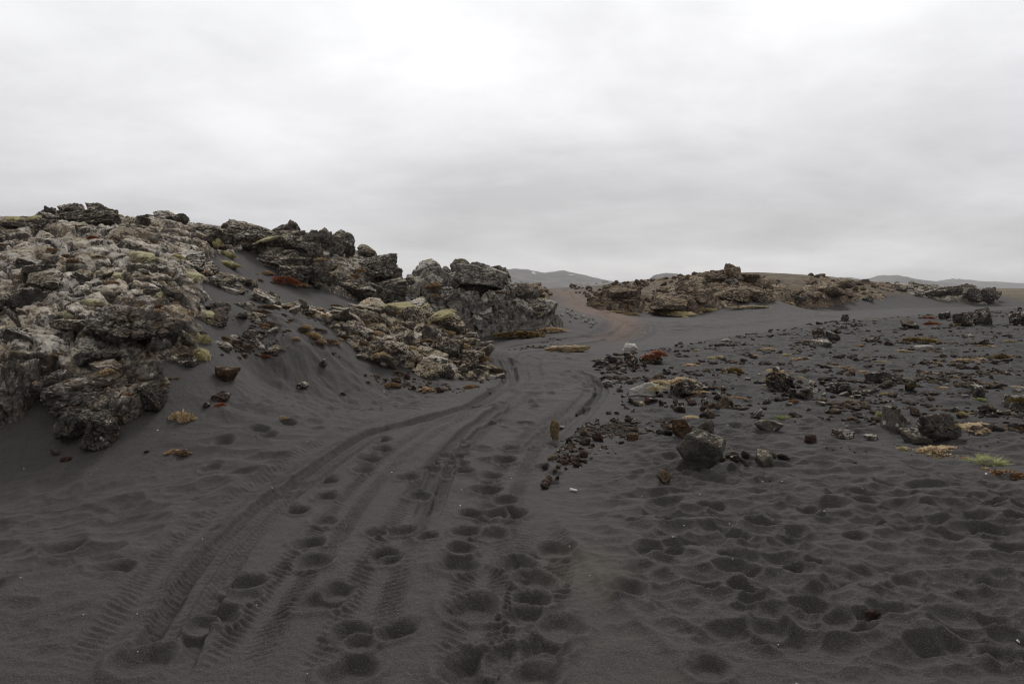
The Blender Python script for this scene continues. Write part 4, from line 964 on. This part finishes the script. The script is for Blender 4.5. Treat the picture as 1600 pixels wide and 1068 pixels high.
for k in range(34):
    f = r.random(); px = 880 + f * 52 + r.gauss(0, 5); py = 487 + f * 22 + r.gauss(0, 3); w = r.uniform(3, 7.5)
    o = put(px, py, w, w * .6, CLINK, MAT['pale_cinder'], 'pale_stone', 'pale little stone among those strewn beside the red road', 'stone', 'pale stones strewn beside the red road')
# the stony field
def in_field(px, py, P=FIELD): return float(sdist(np.array(P, float), np.array([px]), np.array([py]))[0]) > 0
r = random.Random(5); n = 0
while n < 190:
    px, py = r.uniform(900, 1598), 480 + 200 * r.random() ** 1.25
    if not in_field(px, py): continue
    if perlin(P3(np.array([px / 60]), np.array([py / 17]), 3.))[0] < r.gauss(-.05, .18): continue
    near = (py - 450) / 100; w = (4 + 13 * r.random() ** 3) * (.62 + .5 * near) ; w *= 1.35 if py < 540 and r.random() < .3 else 1
    pale = r.random() < .12
    o = put(px, py, w, w * r.uniform(.28, .55), CLINK + SLAB, MAT['stone_pale'] if pale else r.choice([MAT['stone_dark']] * 4 + [MAT['stone_grey'], MAT['scoria_red']]), 'lava_stone', None, 'stone', 'lava stones strewn over the field', tilt=.3, sink=.42)
    if o: AUTO.append((o, ('small ' if w < 9 else '') + ('pale crusted lava stone' if pale else 'dark lava stone'), px, py)); n += 1

# ------------------------------------------------------------------ driftwood and scraps
def wood_mesh(name, seed, n=60, m=72, taper=.75, bend=.1, groove=.05, ends=.12):
    r = np.random.RandomState(seed); t = np.linspace(0, 1, n); a = np.linspace(0, 2 * np.pi, m, endpoint=False); T, A = np.meshgrid(t, a, indexing='ij')
    o = r.uniform(-30, 30)
    rad = .5 * (1 - (1 - taper) * T) * np.clip(np.minimum(T, 1 - T) / (ends * .35) + .15, 0, 1) ** .5
    rad = rad * (1 + .22 * fbm(np.stack([T.ravel() * 3, np.cos(A.ravel()) * .8 + o, np.sin(A.ravel()) * .8], 1), 3).reshape(T.shape))
    rad += groove * fbm(np.stack([T.ravel() * 2.2, np.cos(A.ravel()) * 5 + o, np.sin(A.ravel()) * 5], 1), 3, .6, ridged=True).reshape(T.shape) * np.clip(rad * 2, 0, 1)
    jag = ends * .5 * fbm(np.stack([np.cos(A.ravel()) * 2, np.sin(A.ravel()) * 2, 0 * A.ravel() + o], 1), 2).reshape(T.shape)
    x = (T + jag * (2 * T - 1) * np.abs(2 * T - 1) - .5); y = rad * np.cos(A) + bend * np.sin(T * 3.1 + o); z = rad * np.sin(A) + bend * .5 * np.cos(T * 4 + o)
    V = np.stack([x, y, z], -1).reshape(-1, 3); i, j = np.meshgrid(np.arange(n - 1), np.arange(m), indexing='ij'); j2 = (j + 1) % m
    Fq = np.stack([i * m + j, (i + 1) * m + j, (i + 1) * m + j2, i * m + j2], -1).reshape(-1, 4)
    Fq = np.concatenate([Fq, np.array([[m - 1 - k, m - 2 - k, k + 1, k] for k in range(m // 2 - 1)]), (n - 1) * m + np.array([[k, k + 1, m - 2 - k, m - 1 - k] for k in range(m // 2 - 1)])])
    V[:, 1] -= V[:, 1].mean(); V[:, 2] -= V[:, 2].mean(); return mesh_np(name, V, Fq)
def wood_mat(name, a, b, c):
    t = NT(name); tc = t.n('ShaderNodeTexCoord').outputs['Object']; q = t.map(tc, scale=(1.4, 9, 9)); n = t.noise(q, 2.2, 6, .65); n2 = t.noise(tc, 6, 5, .7)
    col = t.mix(t.ss(n, .32, .66), a, b); col = t.mix(t.ss(n2, .56, .66), col, c)
    return t.done(col, .85, t.bump(t.math('ADD', n, t.math('MULTIPLY', n2, .4)), .8, .02), .2)
WP = wood_mat('pale_driftwood', (.42, .40, .36), (.60, .57, .52), (.13, .115, .095)); WY = wood_mat('yellow_brown_wood', (.25, .175, .09), (.10, .065, .035), (.045, .03, .022))
WT = wood_mat('tan_driftwood', (.44, .34, .21), (.30, .21, .12), (.17, .12, .075))
def wood(px, py, length, thick, mat, seed, rz, label, cat='driftwood', name='driftwood_log', tilt=0, lift=.3, th=None, **kw):
    q = on_scene(px, py); l = q[0]; s = l.y / F
    o = link(name, wood_mesh(name, seed, **kw), mat, l + Vector((0, 0, thick * s * lift)), (0, tilt, rz), (length * s, thick * s, thick * s * (th or 1))); tag(o, label, cat); THINGS.append((o, px, py, length)); return o
put(1007, 617, 52, 21, [rock_mesh('driftwood_log', 884, 6, (1, .36, .34), 12, 16, .07, .06, .04, .02, .25)], WP, 'driftwood_log', 'short thick grey white weathered log lying by the brown debris', 'driftwood', rz=-.5, tilt=.06, deep=.36)
put(985, 547, 26, 11, [rock_mesh('driftwood_log', 883, 6, (1, .5, .45), 11, 18, .08, .05, .04, .02, .3)], WP, 'driftwood_log', 'small pale log beyond the black rubble, left of the red shrub', 'driftwood', rz=.35, tilt=.05, deep=.5)
put(887, 550, 74, 11, [rock_mesh('driftwood_plank', 881, 6, (1, .4, .22), 12, 14, .16, .03, .06, .02, .5)], WT, 'driftwood_plank', 'long flat tan driftwood plank lying alone on the track bend', 'driftwood', rz=.03, tilt=.02, deep=.35)
put(867, 685, 17, 31, [rock_mesh('stump', 885, 6, (.5, .5, 1), 10, 12, .12, .04, .06, .02, .3)], WY, 'stump', 'yellow brown stump standing upright at the far end of the scoria strip', 'stump', rz=.3, tilt=.05, sink=.1)
wood(1080, 614, 16, 3.2, WP, 7, .2, 'thin white stick stuck upright before the dark rubbly boulder', 'stick', 'stick', tilt=-1.4, lift=1.8)
wood(1444, 546, 34, 6, WP, 8, .2, 'pale grey driftwood branch lying below the olive moss mound', 'driftwood', 'driftwood_branch', lift=.8, taper=.4, bend=.3)
wood(1392, 628, 15, 2.2, WP, 9, .5, 'short white twig behind the tall pointed grey boulder', 'stick', 'stick', lift=.7, taper=.6)
wood(1508, 619, 12, 2.4, WP, 19, .1, 'short white twig left of the jet black chunk', 'stick', 'stick', lift=.7, taper=.6)
wood(675, 517, 0, 0, WP, 11, .9, '', 'stick', 'stick') if False else None
WHITE = NT('bleached_white').done((.58, .57, .53), .7)
q = on_scene(896, 767); s = q[0].y / F
o = link('litter', wood_mesh('litter', 12, 40, 40, .8, .02, .02, .1), WHITE, q[0] + Vector((0, 0, .012)), (0, .12, -.35), (12 * s, 4.4 * s, 4 * s)); tag(o, 'white crumpled paper tube lying near the scoria strip', 'litter')
r = random.Random(8)
for (px, py, w) in [(1137, 664, 4), (972, 658, 4), (938, 702, 5), (1323, 666, 5), (1318, 662, 4), (1541, 741, 7), (1592, 1003, 9), (1288, 799, 4), (1145, 873, 4), (1051, 839, 4), (1140, 818, 3), (1222, 752, 3.5), (1192, 752, 3.5), (1069, 821, 3), (1216, 1007, 3.5),
                   (880, 702, 5), (872, 704, 4), (907, 730, 5), (719, 790, 4), (799, 747, 3), (721, 765, 3), (612, 738, 3), (130, 960, 3), (214, 959, 3), (215, 1018, 3), (425, 762, 3), (316, 842, 4), (480, 690, 3), (480, 1052, 3), (37, 732, 3), (246, 672, 4), (1040, 470, 3), (1008, 521, 3), (1480, 600, 4), (1474, 545, 4), (600, 612, 4), (448, 655, 4)]:
    o = put(px, py, w * .75, w * .34, PEBBLE, WHITE, 'shell_fragment', None, 'shell', 'white shell fragments on the sand', tilt=.4)
    if o: AUTO.append((o, 'white shell fragment', px, py))

# ------------------------------------------------------------------ plants, in the photo's columns and rows
bpy.context.view_layer.update(); DG = bpy.context.evaluated_depsgraph_get()
G1 = 'dry leaf mats on the sand'
leafy(445, 440, 46, 14, 'heath', MAT['leaf_rust'], 'heath_shrub', 'bright rust red heath shrub on the ridge above the sand gully', 'shrub')
leafy(1022, 556, 44, 14, 'heath', MAT['leaf_rust'], 'heath_shrub', 'rust red shrub draped over the black rubbly boulder by the pale log', 'shrub')
leafy(1030, 591, 24, 12, 'heath', MAT['leaf_brown'], 'heath_shrub', 'small red brown shrub above the sand dusted hump boulder', 'shrub')
leafy(1146, 582, 40, 15, 'heath', MAT['leaf_olive'], 'moss_mound', 'round olive and orange moss mound in the middle field', 'moss')
leafy(1437, 533, 72, 14, 'heath', MAT['leaf_olive'], 'moss_mound', 'long low olive moss mound, the widest in the far field', 'moss')
leafy(1568, 558, 44, 9, 'heath', MAT['leaf_olive'], 'moss_mound', 'low orange olive moss mound near the right edge', 'moss')
leafy(1450, 497, 24, 6, 'heath', MAT['leaf_rust'], 'heath_shrub', 'farther of the two orange shrubs left of the tilted slab boulder', 'shrub')
leafy(1456, 507, 30, 9, 'heath', MAT['leaf_rust'], 'heath_shrub', 'nearer of the two orange shrubs left of the tilted slab boulder', 'shrub')
leafy(1335, 628, 60, 10, 'mat', MAT['leaf_brown'], 'heath_mat', 'flat red brown mat in front of the broken stone row', 'plant')
leafy(1468, 704, 84, 20, 'mat', MAT['leaf_tan'], 'leaf_mat', 'big straw coloured leafy plant in front of the broad slab boulder', 'plant')
leafy(1412, 700, 44, 9, 'mat', MAT['leaf_straw'], 'leaf_mat', 'sparse dry leaf patch trailing left from the big straw plant', 'plant')
leafy(1543, 722, 60, 17, 'grass', MAT['leaf_lime'], 'grass_tuft', 'fresh lime green grass tuft at the right of the foreground', 'grass')
leafy(1574, 741, 46, 18, 'leaf', MAT['leaf_orange'], 'leaf_cluster', 'orange brown leafy plant right of the lime green tuft', 'plant')
leafy(1537, 733, 26, 10, 'leaf', MAT['leaf_tan'], 'leaf_cluster', 'small tan leafy plant just below the lime green tuft', 'plant')
leafy(1508, 717, 16, 10, 'leaf', MAT['leaf_tan'], 'leaf_cluster', 'small tan leafy plant at the left of the lime green tuft', 'plant')
leafy(1222, 653, 20, 9, 'grass', MAT['leaf_lime'], 'grass_tuft', 'small lime green plant alone behind the pale flat stone', 'grass')
leafy(1373, 650, 14, 8, 'grass', MAT['leaf_lime'], 'grass_tuft', 'tiny pale green plant left of the tall pointed boulder', 'grass')
leafy(1530, 623, 20, 5, 'mat', MAT['leaf_lime'], 'leaf_mat', 'flat green patch at the foot of the jet black chunk', 'plant')
leafy(1592, 624, 30, 8, 'mat', MAT['leaf_olive'], 'leaf_mat', 'green mat on top of the pale boulder at the right edge', 'plant')
leafy(1426, 603, 14, 7, 'mat', MAT['leaf_olive'], 'leaf_mat', 'olive mat on the last dark stone of the broken row', 'plant')
leafy(1150, 622, 38, 8, 'mat', MAT['leaf_orange'], 'leaf_mat', 'tan orange leaf patch right of the dark rubbly boulder', 'plant')
leafy(1060, 596, 44, 9, 'mat', MAT['leaf_tan'], 'leaf_mat', 'dry straw patch on top of the sand dusted hump boulder', 'plant')
leafy(283, 655, 36, 24, 'leaf', MAT['leaf_tan'], 'leaf_cluster', 'round tan leafy plant on sand below the left outcrop', 'plant')
leafy(280, 704, 40, 9, 'leaf', MAT['leaf_orange'], 'leaf_cluster', 'flat sparse orange leaf plant on sand, nearest below the left outcrop', 'plant')
leafy(441, 652, 18, 5, 'leaf', MAT['leaf_tan'], 'leaf_cluster', 'thin tan twiggy plant low on the left sand slope', 'plant')
leafy(345, 633, 22, 10, 'mat', MAT['leaf_rust'], 'heath_mat', 'small red mat on the flat brown slab, left slope', 'plant')
for (px, py, w, h, k, m) in [(1081, 571, 34, 7, 'mat', 'leaf_tan'), (1178, 556, 26, 6, 'mat', 'leaf_tan'), (1447, 583, 30, 7, 'mat', 'leaf_tan'), (1509, 564, 36, 9, 'mat', 'leaf_tan'), (1321, 575, 42, 6, 'mat', 'leaf_orange'), (1346, 581, 26, 6, 'mat', 'leaf_tan'),
                            (1531, 667, 62, 8, 'mat', 'leaf_tan'), (1517, 646, 22, 5, 'mat', 'leaf_straw'), (1475, 606, 30, 6, 'mat', 'leaf_tan'), (1590, 605, 30, 6, 'mat', 'leaf_tan'), (1384, 615, 18, 6, 'mat', 'leaf_straw'), (1463, 567, 22, 5, 'mat', 'leaf_straw'),
                            (1377, 565, 22, 5, 'mat', 'leaf_straw'), (1250, 560, 30, 5, 'mat', 'leaf_tan'), (1120, 560, 24, 5, 'mat', 'leaf_straw'), (1300, 560, 26, 4, 'mat', 'leaf_brown'), (1410, 548, 26, 5, 'mat', 'leaf_tan'), (1540, 540, 30, 5, 'mat', 'leaf_tan'),
                            (1345, 540, 26, 5, 'mat', 'leaf_orange'), (1200, 540, 24, 5, 'mat', 'leaf_brown'), (1090, 548, 18, 5, 'mat', 'leaf_straw'), (1490, 588, 22, 5, 'mat', 'leaf_straw'), (1570, 583, 34, 6, 'mat', 'leaf_tan'), (1545, 600, 26, 5, 'mat', 'leaf_orange'),
                            (1250, 590, 22, 4, 'mat', 'leaf_straw'), (1115, 605, 20, 4, 'mat', 'leaf_brown'), (1350, 528, 20, 4, 'mat', 'leaf_orange'), (1240, 627, 16, 8, 'leaf', 'leaf_orange'), (1590, 668, 30, 10, 'leaf', 'leaf_orange'), (1480, 640, 24, 4, 'mat', 'leaf_brown'),
                            (1456, 712, 26, 5, 'leaf', 'leaf_straw'), (1305, 640, 20, 4, 'mat', 'leaf_straw'), (1210, 580, 24, 4, 'mat', 'leaf_tan'), (1420, 592, 20, 4, 'mat', 'leaf_straw')]:
    o = leafy(px, py, w, h, k, MAT[m], 'leaf_mat' if k == 'mat' else 'leaf_cluster', None, 'plant', G1)
    if o: AUTO.append((o, {'leaf_tan': 'flat tan plant mat', 'leaf_orange': 'flat orange brown plant mat', 'leaf_straw': 'flat straw coloured plant mat', 'leaf_brown': 'flat dark brown plant mat'}[m], px, py))
r = random.Random(71); k = 0
while k < 46:
    px, py = r.uniform(1010, 1598), 500 + 165 * r.random() ** 1.2
    if not in_field(px, py): continue
    m = r.choice(['leaf_tan', 'leaf_tan', 'leaf_straw', 'leaf_orange', 'leaf_brown']); w = r.uniform(8, 26) * (.7 + (py - 490) / 220)
    o = leafy(px, py, w, w * .22, r.choice(['mat', 'leaf', 'mat']), MAT[m], 'leaf_mat', None, 'plant', G1)
    if o: AUTO.append((o, {'leaf_tan': 'flat tan plant mat', 'leaf_orange': 'flat orange brown plant mat', 'leaf_straw': 'flat straw coloured plant mat', 'leaf_brown': 'flat dark brown plant mat'}[m], px, py)); k += 1
# the grass strip at the foot of the cliff and along the far ridge
G2 = 'grass patches at the foot of the rocks'
leafy(815, 523, 76, 9, 'mat', MAT['leaf_olive'], 'grass_patch', 'orange and green grass strip at the foot of the grey cliff', 'grass', deep=.9)
leafy(862, 516, 46, 7, 'mat', MAT['leaf_tan'], 'grass_patch', 'tan grass patch at the right foot of the grey cliff', 'grass', deep=.9)
for px, py, w in ((1048, 488, 80), (960, 488, 44), (985, 491, 40), (1100, 484, 44), (1175, 480, 70), (1230, 474, 40), (935, 476, 20)):
    o = leafy(px, py, w, 4, 'mat', MAT['leaf_straw'], 'grass_patch', None, 'grass', G2, deep=.32)
    if o: AUTO.append((o, 'straw coloured grass patch', px, py))
# moss cushions on the left outcrop
for px, py, w, h, m, lab in [(310, 530, 34, 26, 'moss_yellow', 'yellow green moss cushion, upper of the big pair above the gully sand'), (314, 556, 36, 24, 'moss_yellow', 'yellow green moss cushion, lower and greener of the big pair'),
                            (352, 398, 26, 12, 'moss_yellow', 'yellow moss cushion, upper of two at the head of the sand gully'), (354, 413, 34, 12, 'moss_yellow', 'yellow moss cushion, lower of two at the head of the sand gully'),
                            (338, 378, 14, 14, 'moss_yellow', 'small upright yellow moss cushion above the pair at the gully head'), (298, 432, 38, 14, 'moss_pale', 'pale green moss cushion on a ledge over the gully'),
                            (185, 432, 46, 14, 'moss_pale', 'pale grey green moss cushion high on the middle of the left outcrop'), (222, 400, 50, 12, 'moss_pale', 'long pale moss cushion near the top of the left outcrop'),
                            (145, 472, 30, 9, 'moss_pale', 'low pale moss cushion on the face of the left outcrop'), (20, 342, 30, 6, 'moss_yellow', 'yellow moss on the skyline at the far left'), (52, 341, 26, 7, 'moss_yellow', 'yellow moss on the skyline left of the twin crag tops'),
                            (325, 490, 26, 8, 'moss_pale', 'pale moss cushion on the ledge beside the gully'), (278, 402, 20, 10, 'moss_yellow', 'tan green moss cushion under the skyline of the left outcrop'), (420, 373, 36, 6, 'moss_pale', 'pale moss patch on top of the dark ridge'),
                            (640, 478, 54, 8, 'moss_yellow', 'long yellow green moss cap on top of the low brown outcrop'), (690, 492, 44, 10, 'moss_yellow', 'yellow green moss cap sloping down right of the longer cap'), (250, 462, 18, 12, 'moss_pale', 'pale moss tuft on the front of the left outcrop'),
                            (105, 490, 24, 8, 'moss_pale', 'small pale moss patch on the left part of the left outcrop')]:
    moss(px, py, w, h, MAT[m], lab)
# dry heath and straw tufts growing between the lava blocks
r = random.Random(31)
ROCKP = [([(0, 350), (180, 350), (340, 370), (330, 470), (325, 560), (240, 640), (0, 640)], 46, 'left outcrop'), ([(390, 372), (560, 380), (615, 440), (560, 470), (400, 440)], 18, 'dark ridge'),
         ([(400, 480), (560, 478), (700, 490), (775, 580), (700, 580), (560, 550), (400, 520)], 64, 'low brown outcrop'), ([(640, 440), (790, 430), (860, 490), (700, 480)], 12, 'grey cliff'),
         ([(345, 520), (430, 550), (420, 560), (350, 560)], 10, 'gully rocks'), ([(560, 575), (760, 600), (700, 615), (600, 600)], 10, 'low brown outcrop')]
for P_, n, where in ROCKP:
    k = 0; tries = 0
    while k < n and tries < 900:
        tries += 1
        px, py = r.uniform(min(p[0] for p in P_), max(p[0] for p in P_)), r.uniform(min(p[1] for p in P_), max(p[1] for p in P_))
        if not in_field(px, py, P_): continue
        q = on_scene(px, py)
        if q is None or q[1].z < .35: continue
        kind, m = r.choice([('mat', 'leaf_tan'), ('heath', 'leaf_brown'), ('mat', 'leaf_orange'), ('leaf', 'leaf_tan'), ('heath', 'leaf_brown'), ('mat', 'leaf_brown')] + ([('heath', 'leaf_rust')] if where != 'low brown outcrop' and r.random() < .5 else []))
        w = (8 + 20 * r.random() ** 1.6) * (1.1 if where == 'low brown outcrop' else 1); o = leafy(px, py, w, w * .35, kind, MAT[m], 'heath_tuft', None, 'plant', 'dry heath tufts between the lava blocks')
        if o: AUTO.append((o, {'leaf_tan': 'tan', 'leaf_brown': 'dark brown', 'leaf_orange': 'orange brown', 'leaf_rust': 'rust red'}[m] + ' dry heath tuft', px, py)); k += 1

# ------------------------------------------------------------------ loose gravel: beyond counting
def gravel():
    r = np.random.RandomState(3); P = []; Dv, Fc = ico(2)
    pts = []
    for poly_, n, a, b in ((FIELD, 5200, .012, .085), ([(540, 560), (780, 590), (770, 615), (600, 610)], 200, .012, .04), ([(400, 500), (470, 520), (560, 575), (440, 560), (360, 545)], 160, .012, .05),
                           ([(850, 770), (870, 690), (960, 640), (1010, 640), (960, 720)], 700, .008, .035), ([(640, 524), (880, 520), (900, 535), (680, 535)], 120, .02, .06), ([(1000, 690), (1200, 650), (1560, 680), (1560, 700), (1200, 760)], 120, .008, .02)):
        mp = np.array([hit(*p) for p in poly_]); k = 0; lo, hi = mp.min(0), mp.max(0)
        tri = 0
        while k < n and tri < 120:
            tri += 1; q = lo + (hi - lo) * r.rand(4000, 2) ; q = q[sdist(mp, q[:, 0], q[:, 1]) > 0]
            q = q[fbm(P3(q[:, 0] * .7, q[:, 1] * .9, 6.), 3) + r.normal(0, .12, len(q)) > .13][:n - k]; q = q[r.rand(len(q)) < np.clip(14 / np.hypot(q[:, 0], q[:, 1]), .2, 1)]
            for x, y in q:
                ok, l, nn, _, ob, _ = SC.ray_cast(DG, Vector((x, y, 6)), Vector((0, 0, -1)))
                if ok: pts.append((l.x, l.y, l.z, a + (b - a) * r.rand() ** 3)); k += 1
    V = []; Fs = []
    for i, (x, y, z, s) in enumerate(pts):
        q = Dv * (1 + .30 * r.normal(size=(len(Dv), 1))) * s * np.array([1, r.uniform(.6, 1), r.uniform(.4, .75)]); a = r.uniform(0, 6.28)
        q = np.stack([q[:, 0] * math.cos(a) - q[:, 1] * math.sin(a), q[:, 0] * math.sin(a) + q[:, 1] * math.cos(a), q[:, 2]], 1) + np.array([x, y, z + s * .12]); V.append(q); Fs.append(Fc + i * len(Dv))
    o = link('gravel', mesh_np('gravel', np.concatenate(V), np.concatenate(Fs), False), rock_material('dark_cinder_gravel', lich=-.1, brown=.35, dark=(.022, .019, .018), mid=(.068, .058, .053), up=.3, red=.6)); struct(o, 'stuff'); return o
gravel()

# ------------------------------------------------------------------ words for the many small things: where each stands beside something one can find
MARKS = [('biggest grey boulder', 1098, 715), ('lime green grass tuft', 1543, 715), ('big straw coloured plant', 1468, 702), ('tall pointed boulder', 1400, 660), ('dark pyramid boulder', 1220, 595), ('jet black chunk', 1531, 615), ('round olive moss mound', 1146, 577),
         ('long olive moss mound', 1437, 527), ('tilted slab boulder', 1540, 497), ('boulder trio', 1290, 532), ('short weathered log', 1007, 612), ('white stick', 1080, 610), ('rust red shrub', 1022, 552), ('yellow brown stump', 867, 680),
         ('white paper tube', 896, 766), ('tan driftwood plank', 887, 549), ('broken stone row', 1383, 596), ('orange moss mound', 1568, 555), ('grey driftwood branch', 1444, 545), ('rusty orange stone', 1066, 675), ('pale flat stone', 1204, 668),
         ('big moss cushion pair', 312, 542), ('gully head moss pair', 353, 405), ('long yellow moss cap', 640, 478), ('red ridge shrub', 445, 436), ('twin crag tops', 130, 330), ('round tan leafy plant', 283, 650), ('rusty rounded stone', 350, 588),
         ('orange leaf plant', 280, 702), ('cliff foot grass strip', 815, 521), ('pointed far peak', 1143, 420), ('red road foot', 930, 485), ('far dark knoll', 1490, 455), ('black slope stone', 503, 572), ('sunken brown foreground stone', 1368, 966), ('long pale moss cushion', 222, 400)]
ORD = ['nearest', 'second nearest', 'third nearest', 'fourth nearest', 'fifth nearest', 'sixth nearest', 'seventh nearest', 'eighth nearest', 'ninth nearest', 'tenth nearest'] + [w + ' nearest' for w in ('eleventh', 'twelfth', 'thirteenth', 'fourteenth', 'fifteenth', 'sixteenth', 'seventeenth', 'eighteenth', 'nineteenth', 'twentieth')]
slots = {}
for o, noun, px, py in AUTO:
    nm, mx_, my_ = min(MARKS, key=lambda q: math.hypot(q[1] - px, (q[2] - py) * 1.6))
    dx, dy = px - mx_, py - my_
    d = ('right of' if dx > 0 else 'left of') if abs(dx) > abs(dy) * 1.6 else ('below' if dy > 0 else 'above')
    slots.setdefault((noun, nm, d), []).append((math.hypot(dx, dy), o))
for (noun, nm, d), L_ in slots.items():
    for k, (_, o) in enumerate(sorted(L_, key=lambda q: q[0])):
        o['label'] = f"{noun} {d} the {nm}" if len(L_) == 1 else f"{noun}, {ORD[min(k, 19)]} {d} the {nm}"

# ------------------------------------------------------------------ haze: even, pale air round the whole place
bm = bmesh.new(); bmesh.ops.create_cube(bm, size=1); me = bpy.data.meshes.new('haze'); bm.to_mesh(me); bm.free()
hz = link('haze', me, None, (0, 0, 75), (0, 0, 0), (42000, 42000, 172)); struct(hz, 'stuff')
m_ = bpy.data.materials.new('haze'); m_.use_nodes = True; t_ = m_.node_tree; t_.nodes.clear()
pv = t_.nodes.new('ShaderNodeVolumePrincipled'); pv.inputs['Color'].default_value = (.93, .94, .97, 1); pv.inputs['Density'].default_value = .00008; pv.inputs['Anisotropy'].default_value = 0
ot = t_.nodes.new('ShaderNodeOutputMaterial'); t_.links.new(pv.outputs[0], ot.inputs['Volume']); me.materials.append(m_)
